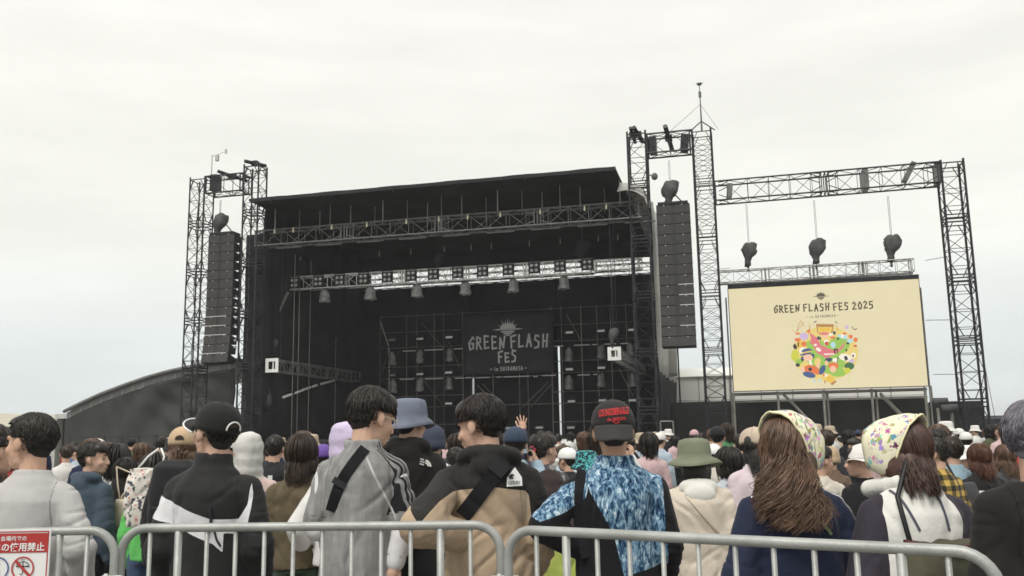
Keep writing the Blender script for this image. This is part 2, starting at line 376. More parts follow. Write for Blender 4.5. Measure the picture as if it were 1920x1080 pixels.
for a_, b_, y in ((755, 780, 658), (796, 830, 656), (851, 868, 654), (750, 776, 711), (797, 831, 710), (853, 870, 709), (873, 884, 708), (893, 918, 708), (931, 940, 707), (944, 993, 706), (1000, 1008, 706), (1017, 1042, 704), (1036, 1056, 649), (1076, 1106, 647), (1110, 1119, 646), (1133, 1155, 645), (1163, 1178, 644), (1083, 1106, 703), (1112, 1120, 702)):
    mb = SM(); pa, pb = P(a_, y, SV-.1), P(b_, y, SV-.1); mb.box(((pa[0]+pb[0])/2, SV-.1, (pa[1]+pb[1])/2), (pb[0]-pa[0], .04, .055)); mb.go('light_gap_strip', M['white'], parent=st)  # white strips stand in for daylight through gaps in the back cloth
mb = SM()
for a_, b_ in (((713, 602), (729, 650)), ((729, 652), (730, 690)), ((730, 692), (729, 735))):
    pa, pb = P(*a_, SV-.2), P(*b_, SV-.2); mb.bar((pa[0], SV-.2, pa[1]), (pb[0], SV-.2, pb[1]), .035, 6)
mb.go('cable_pole', M['alu'], parent=st)
# pipes and painted daylight dashes on the left side of the stage
mb = SM()
for px, v in ((546, 2.2), (556, 3), (577, 4), (627, 8), (468, .8), (484, .9)):
    mb.bar((U(px, v), v, 1.3), (U(px, v), v, 10.6 if px < 600 else 7), .022 if px > 500 else .045, 6)
a_, b_ = P(495, 640, 1.2), P(540, 548, 2.5); mb.bar((a_[0], 1.2, a_[1]), (b_[0], 2.5, b_[1]), .07, 6)
mb.go('side_pipe', M['pipe'], parent=st)
for a_, b_ in (((531, 745), (548, 739)), ((554, 737), (561, 734)), ((564, 733), (571, 730)), ((574, 729), (582, 726)), ((586, 725), (594, 722)), ((602, 720), (627, 713))):
    mb = SM(); pa, pb = PU(*a_, -17.2), PU(*b_, -17.2); mb.bar((-17.2, *pa), (-17.2, *pb), .06, 6); mb.go('daylight_dash', M['white'], parent=st)  # white bars in place of daylight showing through the side wall

# ---- hand-cut letters made of strokes
GL = {'G': [[(.95,.85),(.75,1),(.1,.55),(.25,0),(.8,.1),(.85,.5),(.5,.48)]], 'R': [[(.1,0),(.15,1),(.75,.85),(.7,.55),(.15,.5)],[(.35,.5),(.9,0)]],
 'E': [[(.8,.95),(.1,1),(.15,0),(.85,.05)],[(.12,.5),(.7,.52)]], 'N': [[(.1,0),(.15,.9),(.7,.1),(.95,1)]], 'F': [[(.9,1),(.1,.9),(.15,0)],[(.12,.5),(.7,.52)]],
 'L': [[(.15,1),(.1,.05),(.8,.1)]], 'A': [[(.05,0),(.5,1),(.85,.02)],[(.22,.38),(.72,.4)]], 'S': [[(.85,.9),(.3,1),(.15,.65),(.8,.45),(.7,.05),(.1,0)]],
 'H': [[(.15,0),(.25,1)],[(.75,0),(.95,1)],[(.2,.45),(.85,.5)]], 'I': [[(.5,0),(.5,1)]], 'B': [[(.15,0),(.15,1),(.7,.8),(.2,.5),(.8,.25),(.15,0)]],
 'M': [[(.05,0),(.2,1),(.5,.4),(.8,1),(.95,0)]], '2': [[(.1,.8),(.5,1),(.8,.75),(.1,.05),(.9,.08)]], '0': [[(.5,1),(.1,.6),(.3,.02),(.75,.1),(.9,.6),(.5,1)]],
 '5': [[(.85,1),(.2,.95),(.15,.55),(.75,.55),(.8,.15),(.1,0)]], 'i': [[(.5,0),(.5,.6)],[(.5,.8),(.5,.9)]], 'n': [[(.1,0),(.15,.6),(.7,.55),(.75,0)]], '-': [[(.0,.45),(1,.5)]],
 'O': [[(.5,1),(.1,.6),(.3,.02),(.75,.1),(.9,.6),(.5,1)]], 'D': [[(.1,0),(.15,1),(.85,.6),(.7,.1),(.1,0)]], 'J': [[(.8,1),(.75,.15),(.4,0),(.1,.2)]], 'P': [[(.1,0),(.15,1),(.85,.8),(.15,.45)]]}
def strokes(mb, word, fn, h, w, th, gap=.34, jit=0.0):
    tot = sum((1.0+gap) if c != ' ' else .6 for c in word)-gap; k = w/tot; x = -w/2; r_ = random.Random(len(word))
    for c in word:
        if c == ' ': x += .6*k; continue
        dy = r_.uniform(-jit, jit)*h; low = .78 if (c == 'E' and r_.random() < .45) else 1
        for line in GL[c]:
            for (ax, ay), (bx, by) in zip(line, line[1:]):
                A = Vector((x+ax*k, dy+(ay*low-.5)*h)); B = Vector((x+bx*k, dy+(by*low-.5)*h)); d = B-A
                if d.length < 1e-6: continue
                d.normalize(); q = Vector((-d.y, d.x))*th/2; A -= d*th*.35; B += d*th*.35
                mb.add([fn(*p) for p in (A-q, B-q, B+q, A+q)], [(0,1,2,3)])
        x += (1+gap)*k
def sunlogo(mb, fn, r):
    n = 20; arc = [(r*.62*math.cos(math.pi*i/n), r*.42*math.sin(math.pi*i/n)) for i in range(n+1)]
    mb.add([fn(*p) for p in arc], [tuple(range(n+1))])
    for i in range(11):
        a = math.pi*(.04+.92*i/10); L = r*(1.0 if i % 2 else .8)*(.85+.15*math.sin(a)); da = .07
        mb.add([fn(r*.6*math.cos(a-da*1.3), r*.40*math.sin(a-da*1.3)), fn(L*math.cos(a), L*.85*math.sin(a)), fn(r*.6*math.cos(a+da*1.3), r*.40*math.sin(a+da*1.3))], [(0,1,2)])
    for y, w_, t in ((-.06, 1.28, .05), (-.24, .62, .07), (-.40, .42, .06), (-.54, .22, .05)):
        mb.add([fn(-r*w_, r*y), fn(-r*w_*.7, r*(y-t)), fn(r*w_*.7, r*(y-t)), fn(r*w_, r*y), fn(r*w_*.7, r*(y+t)), fn(-r*w_*.7, r*(y+t))], [(0,1,2,3,4,5)])
BV = 10.55
b0, b1, b2, b3 = P(868, 590, BV), P(1037, 583, BV), P(1040, 697, BV), P(870, 706, BV)
bu0, bu1, bz0, bz1 = (b0[0]+b3[0])/2, (b1[0]+b2[0])/2, (b2[1]+b3[1])/2, (b0[1]+b1[1])/2
bt = sthing('banner', 'dark banner with pale sun emblem and lettering at the back of the stage', 'banner', ((bu0+bu1)/2, BV, bz0))
mb = SM(); rows = [[(bu0+(bu1-bu0)*i/14, BV+.015*math.sin(i*1.7+j), bz0+(bz1-bz0)*j/8) for i in range(15)] for j in range(9)]; mb.sheet(rows, .02); mb.go('banner_cloth', M['banner'], parent=bt, smooth=True)
def onb(px, py):
    c = P(px, py, BV-.05); return lambda x, y: (c[0]+x, BV-.05, c[1]+y)
bs = (bu1-bu0)/170
mb = SM(); sunlogo(mb, onb(952, 616), 24*bs*.95); mb.go('sun_emblem', M['logo'], parent=bt)
mb = SM(); strokes(mb, 'GREEN FLASH', onb(952, 641), 23*bs, 149*bs, 3.3*bs, jit=.07); mb.go('lettering', M['logo'], parent=bt); mb = SM(); strokes(mb, 'FES', onb(951, 668), 21*bs, 34*bs, 3.2*bs, jit=.08); mb.go('lettering', M['logo'], parent=bt)
mb = SM(); strokes(mb, '- in SHIBAMASA -', onb(953, 691), 7*bs, 68*bs, 1.2*bs); mb.go('lettering', M['logo'], parent=bt)

# ---- hanging front light truss with blinders, bagged lamps and hoists
LV = 3.0; lz = 9.23
lt = sthing('light_truss', 'long bright aluminium light truss hanging across the open front of the stage', 'truss', (-10, LV, lz-.33))
mb = SM(); truss(mb, (-17.95, LV, lz), (U(1122, LV), LV, lz-.06), .5, .62, seg=3.1, bays=4, rc=.036, rb=.022, across=(0,1,0), X=False, gus=False, n=6)
truss(mb, (U(1126, LV), LV, lz-.06), (U(1216, LV), LV, lz-.08), .5, .5, seg=3.1, bays=5, rc=.03, rb=.02, across=(0,1,0), X=False, gus=False, n=6)
mb.go('truss_frame', M['alu'], parent=lt)
mb = SM()
for u in np.linspace(-17.4, -.8, 22): mb.bar((u, LV+.1, lz-.3), (u+random.uniform(-.2, .2), LV+.1, lz+.28), .012, 4)
mb.tube([(u, LV+.12, lz-.33+.05*math.sin(u*3)) for u in np.linspace(-17.8, -.8, 60)], .03, 5)
mb.go('cable', M['wire'], parent=lt)
def blinder():
    t = thing('blinder_light', '', 'stage light'); mb = MB()
    mb.box((0, .06, 0), (.46, .16, .50)); mb.box((-.26, .06, 0), (.03, .1, .62)); mb.box((.26, .06, 0), (.03, .1, .62)); mb.bar((0, .05, .31), (0, .05, .42), .03, 6); mb.box((0, .05, .31), (.55, .06, .03))
    hs_ = mb.build('lamp_housing', M['speaker_edge'], t)
    for i in (-1, 1):
        for j in (-1, 1):
            m2 = MB(); m2.bar((i*.115, -.03, j*.12), (i*.115, -.012, j*.12), .075, 14, .085); m2.bar((i*.115, -.05, j*.12), (i*.115, -.03, j*.12), .03, 10, .075); m2.build('lamp_lens', M['lens'], hs_)
    return t
bl0 = blinder(); first = True
blp = [545, 591, 632, 678, 724, 770, 813, 860, 908, 958, 1008, 1058, 1111]
wh = ['at the far left end of', 'second from the left on', 'third from the left on', 'fourth from the left on', 'fifth from the left on', 'sixth from the left on', 'in the middle of', 'sixth from the right on', 'fifth from the right on', 'fourth from the right on', 'third from the right on', 'second from the right on', 'at the right end of']
for px, w_ in zip(blp, wh):
    o = bl0 if first else copy_tree(bl0); first = False
    o.location = S(U(px, LV-.34), LV-.34, lz+.0); o.rotation_euler = (0, 0, -RS)
    tag(o, 'black four lamp blinder %s the hanging light truss' % w_, 'stage light', 'four lamp blinders on the light truss')
def bagged(h=.62):
    t = thing('bagged_light', '', 'stage light'); mb = MB()
    mb.box((0, 0, h/2-.04), (.34, .2, .08)); mb.box((-.19, 0, .05), (.04, .12, .36)); mb.box((.19, 0, .05), (.04, .12, .36)); mb.ell((0, 0, -.02), (.15, .15, .18)); mb.bar((0, 0, h/2), (0, 0, h/2+.14), .03, 6)
    mb.build('lamp_body', M['speaker_edge'], t); mb = MB(); rr = random.Random(4); rings = []
    for j, (z, r_) in enumerate([(h/2, .14), (h*.3, .24), (0, .25), (-h*.3, .27), (-h/2, .30)]):
        rings.append([Vector((r_*(1+.18*rr.uniform(-1, 1))*math.cos(2*math.pi*k/14), .85*r_*(1+.18*rr.uniform(-1, 1))*math.sin(2*math.pi*k/14), z+.03*rr.uniform(-1, 1))) for k in range(14)])
    mb.loft(rings, cap=False); mb.build('rain_bag', M['bag'], t, True); return t
bg0 = bagged(); lst = []
nm = ['leftmost', 'second', 'third', 'fourth', 'fifth', 'rightmost']
for i, px in enumerate([604, 692, 782, 875, 967, 1065]):
    o = bg0 if i == 0 else copy_tree(bg0); y = 558-.056*(px-604); o.location = S(U(px, LV), LV, lz-.70-.03*(i > 2)); o.rotation_euler = (0, 0, -RS+i*.4)
    tag(o, 'moving light in a grey plastic bag, %s of those hung under the light truss' % nm[i], 'stage light', 'bagged lights under the light truss')
rowsB = [('on the left half of the scaffold, upper row', [(735, 672), (787, 668), (843, 665)]), ('on the left half of the scaffold, lower row', [(737, 724), (787, 721), (842, 718)]),
         ('right of the banner, upper row', [(1067, 665), (1127, 659), (1183, 655)]), ('right of the banner, lower row', [(1067, 717), (1127, 712), (1187, 712)])]
for nm_, pts in rowsB:
    for i, (px, py) in enumerate(pts):
        o = copy_tree(bg0); u, z = P(px, py, SV-.25); o.location = S(u, SV-.25, z); o.scale = (.85, .85, 1.2); o.rotation_euler = (0, 0, -RS+i*1.1)
        tag(o, 'bagged stage light %s, %s' % (nm_, ['left one', 'middle one', 'right one'][i]), 'stage light', 'bagged lights on the scaffold')
def bar_lamp():
    t = thing('strobe_light', '', 'stage light'); mb = MB(); mb.box((0, 0, 0), (.46, .16, .20)); mb.box((0, 0, .18), (.4, .06, .04)); mb.box((-.24, 0, .08), (.03, .08, .22)); mb.box((.24, 0, .08), (.03, .08, .22)); mb.build('lamp_housing', M['speaker_edge'], t)
    mb = MB(); mb.box((0, -.085, -.02), (.40, .02, .11)); mb.build('lamp_lens', M['lens'], t); return t
bl1 = bar_lamp(); k = 0
for nm_, pts in (('left of the banner, upper row', [(736, 637), (788, 635), (843, 632)]), ('left of the banner, middle row', [(736, 703), (788, 701), (842, 698)]), ('left of the banner, bottom row', [(788, 757), (842, 756)]),
                 ('right of the banner, upper row', [(1068, 623), (1127, 620), (1185, 618)]), ('right of the banner, middle row', [(1068, 692), (1128, 689), (1186, 688)]), ('right of the banner, bottom row', [(1072, 752), (1130, 750), (1186, 750)]), ('below the banner on the scaffold', [(955, 802), (1012, 801), (1071, 801)])):
    for i, (px, py) in enumerate(pts):
        o = bl1 if k == 0 else copy_tree(bl1); k += 1; u, z = P(px, py, SV-.2); o.location = S(u, SV-.2, z); o.rotation_euler = (0, 0, -RS)
        tag(o, 'small black strobe lamp %s, %s' % (nm_, ['left one', 'middle one', 'right one'][i]), 'stage light', 'strobe lamps on the scaffold')
# ---- hoists wrapped in rain covers, hanging on chains
def hoist(label, px, py, v, zt, s=1.0, lean=0.0, group='chain hoists in rain covers', m='cover', seed=0):
    u, z = P(px, py, v); t = sthing('chain_hoist', label, 'hoist', (u, v, z), group); rr = random.Random(seed+int(px)); mb = SM(); rings = []
    for zz, rx, ry, ox in [(.60, .08, .08, .05), (.585, .24, .18, .03), (.47, .36, .28, .03), (.28, .41, .31, .02), (.08, .40, .30, -.01), (-.10, .33, .25, -.03), (-.26, .20, .17, -.09), (-.45, .15, .14, -.11), (-.66, .17, .16, -.12)]:
        ph = rr.uniform(0, 6)
        rings.append([(u+s*(ox+lean*zz+rx*(1+.16*math.sin(3*a+ph))*math.cos(a)), v+s*ry*(1+.12*math.sin(2*a+ph))*math.sin(a), z+s*(zz+.05*math.sin(2*a+ph))) for a in [2*math.pi*k/18 for k in range(18)]])
    mb.loft([[Vector(p) for p in r_] for r_ in rings]); mb.go('rain_cover', M[m], parent=t, smooth=True)
    mb = SM()
    for dx in (-.03, .03): mb.bar((u+dx*s, v, z+.55*s), (u+dx*s, v, zt), .010, 4)
    mb.bar((u-.1*s, v, z-.55*s), (u-.1*s, v, z-.95*s), .05, 6); mb.go('chain', M['wire'], parent=t); return t
hoist('covered chain hoist above the left end of the light truss', 565, 504, LV, 12.2, .62, m='stage_cloth')
hoist('covered chain hoist above the middle of the light truss', 823, 489, LV, 12.2, .62, m='stage_cloth')
hoist('covered chain hoist above the right part of the light truss', 1092, 470, LV, 12.2, .85, m='stage_cloth')
hoist('bulky covered chain hoist above the right speaker array', 1257, 362, .2, 13.1, .88)
hoist('bulky covered chain hoist above the left speaker array', 412, 422, .2, 13.1, .9, .1)
hoist('covered hoist over the left part of the screen truss', 1405, 476, 1.0, 11.1, .78)
hoist('covered hoist over the middle of the screen truss', 1533, 470, 1.0, 11.05, .82)
hoist('covered hoist over the right part of the screen truss', 1673, 464, 1.0, 11.0, .85)
hoist('covered hoist above the small truss on the left of the stage', 514, 648, 1.6, 10.6, .5, m='cover')
hoist('covered hoist above the small truss on the right of the stage', 1150, 630, .8, 10.6, .55, m='cover')
# ---- small side trusses pointing into the stage, white square ends to the crowd
def side_truss(label, px, py, u, v1px, v1py, w_):
    v0, z0 = PU(px, py, u); v1, z1 = PU(v1px, v1py, u); t = sthing('side_truss', label, 'truss', (u, v0, z0-w_/2))
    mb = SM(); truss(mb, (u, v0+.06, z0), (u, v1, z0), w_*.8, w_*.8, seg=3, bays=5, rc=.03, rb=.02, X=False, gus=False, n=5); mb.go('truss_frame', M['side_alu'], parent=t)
    mb = SM(); h = w_/2; b = .15
    for c_, d_ in (((u, v0, z0+h-b/2), (w_, .05, b)), ((u, v0, z0-h+b/2), (w_, .05, b)), ((u-h+b/2, v0, z0), (b, .05, w_-2*b)), ((u+h-b/2, v0, z0), (b, .05, w_-2*b)), ((u+.05, v0+.02, z0), (.05, .03, w_-2*b))): mb.box(c_, d_)
    mb.go('end_plate', M['white'], parent=t)
    for f in (.08, .9): mb = SM(); mb.bar((u, v0+(v1-v0)*f, z0), (u, v0+(v1-v0)*f, 12.1), .012, 4); mb.go('wire', M['wire'], parent=t)
v_, z_ = P(510, 685, .35)
side_truss('small box truss with white square end on the left side of the stage', 510, 685, v_, 668, 702, .66)
v_, z_ = P(1152, 663, .8)
side_truss('small box truss with white square end on the right side of the stage', 1152, 663, v_, 1212, 690, .58)
# bag-wrapped follow lamp on the left wing of the stage
t = sthing('wrapped_floor_light', 'tall lamp wrapped in clear plastic on a stand at the left stage wing', 'stage light', (P(500, 760, 1.0)[0], 1.0, 1.3))
u, z = P(500, 735, 1.0); mb = SM(); rings = []
for zz, r_ in ((.45, .05), (.32, .12), (.05, .20), (-.3, .30), (-.65, .42)): rings.append([Vector((u-.05+r_*(1+.2*math.sin(3*a+zz*5))*math.cos(a), 1+r_*.7*math.sin(a), z+zz)) for a in [2*math.pi*k/16 for k in range(16)]])
mb.loft(rings); mb.go('rain_bag', M['cover'], parent=t, smooth=True)
mb = SM(); mb.bar((u, 1, 1.3), (u, 1, z-.6), .05, 8); mb.box((u-.1, .9, z-.75), (1.0, .5, .12)); mb.box((u, 1, 1.34), (.7, .5, .08)); mb.go('stand', M['black_steel'], parent=t)
# ------------------------------------------------------------------ PA gantries
def arm(mb, u, v, z, du, dv, dz, r=.09): mb.bar((u, v, z), (u+du, v+dv, z+dz), r, 6); mb.box((u+du*.5, v+dv*.5, z+dz*.5), (.3, .3, .22))
gl = sthing('speaker_gantry', 'tall black truss gantry holding the speaker array left of the stage', 'gantry', (-21.05, 0, 0))
mb = SM(); truss(mb, (-21.05, 0, 0), (-21.05, 0, 14.2), .80, .80, seg=2.4, bays=2, rc=.04, rb=.018, X=True); mb.box((-21.05, 0, .1), (1.3, 1.3, .2)); mb.go('column', M['black_steel'], parent=gl)
mb = SM(); truss(mb, (-20.6, 0, 13.75), (-18.6, 0, 13.75), .8, .85, seg=2.2, bays=2, rc=.04, rb=.022, across=(0,1,0), X=True, gus=False); mb.go('header_truss', M['black_steel'], parent=gl)
mb = SM(); arm(mb, -19.9, -.5, 14.35, .9, 1.2, -.25, .09); mb.go('pulley_arm', M['black_steel'], parent=gl); mb = SM(); arm(mb, -18.45, -.5, 14.72, .55, 1.0, .0, .10); mb.go('pulley_arm', M['black_steel'], parent=gl); mb = SM(); mb.box((-20.3, 0, 13.9), (.35, .5, .8)); mb.go('pulley_arm', M['black_steel'], parent=gl)
mb = SM(); mb.tube([(-21.05+.37, -.4, z) for z in np.linspace(.5, 13.8, 12)], .028, 5); mb.tube([(-21.05+.1+.05*math.sin(z*2), -.42, z) for z in np.linspace(.5, 13.8, 30)], .02, 5); mb.go('cable', M['wire'], parent=gl)
gr = sthing('speaker_gantry', 'tall black truss gantry holding the speaker array between stage and screen', 'gantry', (3.05, 0, 0))
mb = SM(); truss(mb, (3.03, 0, 0), (3.03, 0, 14.2), .78, .78, seg=2.3, bays=3, rc=.045, rb=.016, X=True); mb.box((3.03, 0, .1), (1.3, 1.3, .2)); mb.go('column', M['black_steel'], parent=gr)
mb = SM(); truss(mb, (.7, 0, 13.75), (2.65, 0, 13.75), .8, .85, seg=2.2, bays=2, rc=.04, rb=.022, across=(0,1,0), X=True, gus=False); mb.go('header_truss', M['black_steel'], parent=gr)
mb = SM(); arm(mb, .2, -.5, 14.5, .25, 1.0, -.35, .1); arm(mb, .05, -.5, 14.5, .1, .9, -.4, .08); arm(mb, 1.55, -.7, 14.35, .15, 1.5, -.6, .11); mb.box((.95, 0, 13.75), (.3, .6, .7)); mb.box((2.3, -.1, 13.7), (.32, .5, .7), Matrix.Rotation(.1, 3, 'Y')); mb.go('pulley_arm', M['black_steel'], parent=gr)
mb = SM(); mb.ell((.98, -.3, Z(1222, 335, 0)), (.14, .14, .16)); mb.bar((.98, -.3, Z(1222, 335, 0)), (.6, 0, Z(1222, 325, 0)), .03, 5); mb.go('siren_lamp', M['dark_steel'], parent=gr)
sg = sthing('screen_gantry', 'wide black truss frame spanning over the video screen', 'gantry', (12.55, 0, 0))
mb = SM(); truss(mb, (12.62, 0, 0), (12.62, 0, 11.95), .82, .82, seg=2.45, bays=2, rc=.048, rb=.020, X=False); mb.box((12.62, 0, .1), (1.4, 1.4, .2)); mb.go('column', M['black_steel'], parent=sg)
mb = SM(); truss(mb, (3.45, 0, 11.43), (12.2, 0, 11.48), .8, .82, seg=4.4, bays=4, rc=.036, rb=.018, across=(0,1,0), X=False); mb.go('header_truss', M['black_steel'], parent=sg)
mb = SM(); mb.box((4.05, -.2, 11.4), (.22, .4, .62), Matrix.Rotation(.12, 3, 'Y')); mb.go('junction_block', M['dark_steel'], parent=sg)
for c_, d_, a_ in (((11.05, -.2, 11.6), (.2, .4, .85), .5), ((12.15, 0, 11.5), (.16, .7, .8), 0), ((9.4, 0, 11.45), (.22, .8, .82), 0)): mb = SM(); mb.box(c_, d_, Matrix.Rotation(a_, 3, 'Y')); mb.go('junction_block', M['dark_steel'], parent=sg)
mb = SM(); mb.bar((12.9, .3, 7.6), (*P(1876, 808, .5)[:1], .5, .2), .012, 4); mb.go('guy_wire', M['wire'], parent=sg)
mb = SM()
for z in (7.6, 9.4): mb.bar((3.3, .4, Z(1345, 505, .4)), (3.9, 1.0, Z(1362, 503, 1)), .01, 4)
mb.bar((11.6, 1, 8.2), (12.4, .3, 8.2), .012, 4); mb.bar((11.4, 1, Z(1745, 600, 1)), (12.3, .3, Z(1780, 600, .3)), .014, 4); mb.bar((11.5, 1, Z(1745, 702, 1)), (12.3, .3, Z(1790, 702, .3)), .014, 4); mb.go('tie_wire', M['wire'], parent=sg)
# masts
def mast(label, u, v, z0, z1, kind):
    t = sthing('weather_mast', label, 'mast', (u, v, z0)); mb = SM(); mb.bar((u, v, z0), (u, v, z1), .045 if kind else .03, 6, .02); mb.go('pole', M['dark_steel'] if kind else M['galv'], parent=t)
    mb = SM()
    if kind:
        mb.ell((u, v, z1+.35), (.11, .11, .07)); mb.bar((u, v, z1), (u, v, z1+.3), .018, 5); mb.bar((u-.15, v, z1+.38), (u+.16, v, z1+.38), .02, 5); mb.bar((u, v, z1-.25), (u, v, z1), .06, 8)
    else:
        mb.bar((u, v, z1-.1), (u+.75, v, z1+.1), .015, 4); mb.box((u+.28, v, z1-.2), (.16, .12, .3)); mb.box((u+.75, v, z1+.1), (.1, .06, .22))
    mb.go('wind_gauge', M['dark_steel'] if kind else M['canvas'], parent=t)
    if kind:
        mb = SM()
        for du in (-1.5, .7, -.55, .55): mb.bar((u, v, z0+(z1-z0)*(.68 if abs(du) > .6 else .25)), (u+du, v, z0), .009 if abs(du) > .6 else .03, 4)
        mb.go('stay_wire', M['wire'], parent=t)
um, zm = P(1312, 172, 0); mast('tall thin wind gauge mast with stay wires on top of the right gantry', um, 0, 14.2, zm, 1)
um, zm = P(398, 290, 0); mast('short pale wind gauge mast on top of the left gantry', um, 0, 13.6, zm, 0)
# ------------------------------------------------------------------ line arrays
def line_array(label, u, v, zt, zb, n, w_, tilt0, tilt1, bright):
    t = sthing('speaker_array', label, 'speaker array', (u, v, zb-.2), 'hanging speaker arrays'); h = (zt-zb)/n
    mb = SM(); mb.box((u, v+.3, zt+.06), (w_*.9, .7, .1)); mb.bar((u-w_*.3, v+.3, zt+.1), (u, v+.3, zt+.6), .03, 5); mb.bar((u+w_*.3, v+.3, zt+.1), (u, v+.3, zt+.6), .03, 5); mb.go('fly_frame', M['black_steel'], parent=t)
    y, z, th = v, zt, tilt0
    for i in range(n):
        th = tilt0+(tilt1-tilt0)*max(0, (i-n*.45)/(n*.55))**1.5; Rm = Matrix.Rotation(-th, 3, 'X')
        c = Vector((u, y, z)); mb = SM(); gap = .012 if i < n*.5 else .02
        # front face trapezoid body
        pts = []
        for sx in (-1, 1):
            for yy, zz in ((0, 0), (0, -h+gap), (.62, -h*.8), (.62, -h*.1)): pts.append(c+Rm @ Vector((sx*w_/2*(1 if yy == 0 else .98), yy, zz)))
        mb.add(pts, [(0,1,2,3), (7,6,5,4), (0,4,5,1), (1,5,6,2), (2,6,7,3), (3,7,4,0)])
        mb.cur = 1
        for a_, b_ in ((-.49, -.065), (.065, .49)):                       # grille halves, slightly proud
            f = [c+Rm @ Vector((a_*w_, -.02, -.02)), c+Rm @ Vector((b_*w_, -.02, -.02)), c+Rm @ Vector((b_*w_, -.02, -h+gap+.015)), c+Rm @ Vector((a_*w_, -.02, -h+gap+.015))]
            k_ = [p+Rm @ Vector((0, .018, 0)) for p in f]; mb.add(f+k_, [(0,1,2,3), (0,4,5,1), (1,5,6,2), (2,6,7,3), (3,7,4,0)])
        mb.cur = 2
        for sx in (-.27, .27):
            mb.box(c+Rm @ Vector((sx*w_, -.03, -.035)), (.035, .02, .035))
        if i in bright:  # pale metal strip imitates light caught in the gap between cabinets
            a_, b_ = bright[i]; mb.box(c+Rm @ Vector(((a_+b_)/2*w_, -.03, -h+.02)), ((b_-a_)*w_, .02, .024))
        mb.go('speaker_cabinet', [M['speaker_edge'], M['speaker'], M['alu']], parent=t)
        d = Rm @ Vector((0, 0, -h)); y += d.y; z += d.z
    return t
line_array('hanging black speaker array between the stage and the video screen', 1.68, -.2, 11.05, 4.95, 14, 1.40, .0, .22, {7: (.06,.5), 8: (.06,.5), 9: (.08,.5), 11: (.06,.5)})
line_array('hanging black speaker array on the left side of the stage', -19.75, -.2, 11.28, 5.05, 14, 1.40, .0, .25, {8: (-.45,.3), 9: (-.5,.3), 10: (-.48,.35), 12: (-.5,.4)})
mb = SM(); ub, vb = U(444, .2), .2; zb = Z(444, 640, .2)
t = sthing('bright_gap_column', 'column of white blocks painted as bright gaps beside the left speaker array', 'bright_gap', (ub, vb, zb))
mb.bar((ub-.12, vb, zb), (ub-.12, vb, Z(444, 450, .2)), .07, 6); mb.go('gap_pole', M['black_steel'], parent=t)
for y in (528, 542, 556, 570, 584, 597, 610, 638, 651):
    mb = SM(); u_, z = P(439, y, .1); mb.box((u_, .1, z), (.2, .12, .1)); mb.bar((u_, .1, z), (u_-.25, .2, z), .02, 4); mb.go('bright_gap', M['white'], parent=t)  # white blocks stand in for light seen between the cabinets
# ------------------------------------------------------------------ video screen
SCV = 1.0; su0, su1, sz0, sz1 = 3.76, 11.27, 3.15, 7.46
sc = sthing('video_screen', 'large cream video screen showing the festival title over a round colourful drawing', 'screen', ((su0+su1)/2, SCV, sz0))
def em(name, r, g, b, k=.78):
    c = rgb(r, g, b); return mat(name, (.02,.02,.02), .7, vary=0, emit=(c, k))
mb = SM(); mb.box(((su0+su1)/2, SCV+.16, (sz0+sz1)/2), (su1-su0+.06, .26, sz1-sz0+.04)); mb.box(((su0+su1)/2, SCV+.1, sz1+.1), (su1-su0+.04, .3, .16)); mb.go('screen_case', M['black_steel'], parent=sc)
pan = bpy.data.materials.new('screen_cream'); pan.use_nodes = True; t_ = pan.node_tree; b_ = t_.nodes['Principled BSDF']
b_.inputs['Base Color'].default_value = (.02,.02,.02,1); b_.inputs['Roughness'].default_value = .7
tcn = N(t_, 'ShaderNodeTexCoord'); nn = N(t_, 'ShaderNodeTexBrick'); nn.offset = 0; nn.inputs['Scale'].default_value = 1; nn.inputs['Brick Width'].default_value = .5; nn.inputs['Row Height'].default_value = .5; nn.inputs['Mortar Size'].default_value = .004
nn.inputs['Color1'].default_value = rgb(226,214,174); nn.inputs['Color2'].default_value = rgb(224,211,172); nn.inputs['Mortar'].default_value = rgb(220,209,173)
mpn = N(t_, 'ShaderNodeMapping'); mpn.inputs['Rotation'].default_value = (R(-90), 0, 0); t_.links.new(tcn.outputs['Object'], mpn.inputs[0]); t_.links.new(mpn.outputs[0], nn.inputs[0]); t_.links.new(nn.outputs[0], b_.inputs['Emission Color']); b_.inputs['Emission Strength'].default_value = .75
mb = SM(); mb.add([(su0, SCV, sz0), (su1, SCV, sz0), (su1, SCV, sz1), (su0, SCV, sz1)], [(0,1,2,3)]); mb.go('picture', pan, parent=sc)
def ons(px, py, off=.012):
    c = P(px, py, SCV); return lambda x, y: (c[0]+x, SCV-off, c[1]+y)
ss = (su1-su0)/362
dk = em('screen_ink', 84, 76, 58)
mb = SM(); sunlogo(mb, ons(1539, 555), 13*ss); mb.go('sun_emblem', dk, parent=sc)
mb = SM(); strokes(mb, 'GREEN FLASH FES 2025', ons(1543, 576), 14.5*ss, 188*ss, 2.6*ss, jit=.06); strokes(mb, '- in SHIBAMASA -', ons(1542, 593), 5*ss, 62*ss, .8*ss); mb.go('lettering', dk, parent=sc)
IC = {'gr': (150,190,84), 'pk': (216,118,124), 'or': (222,118,72), 'yl': (228,186,78), 'ly': (226,202,120), 'bl': (72,92,134), 'nv': (60,66,100), 'br': (178,128,70), 'lv': (200,178,208), 'wh': (240,232,214), 'sk': (238,190,160), 'dk': (60,56,58), 'lb': (176,212,222), 'dg': (64,108,66), 'lm': (200,200,70), 'rd': (200,72,60)}
layer = [0]; ICK = list(IC)
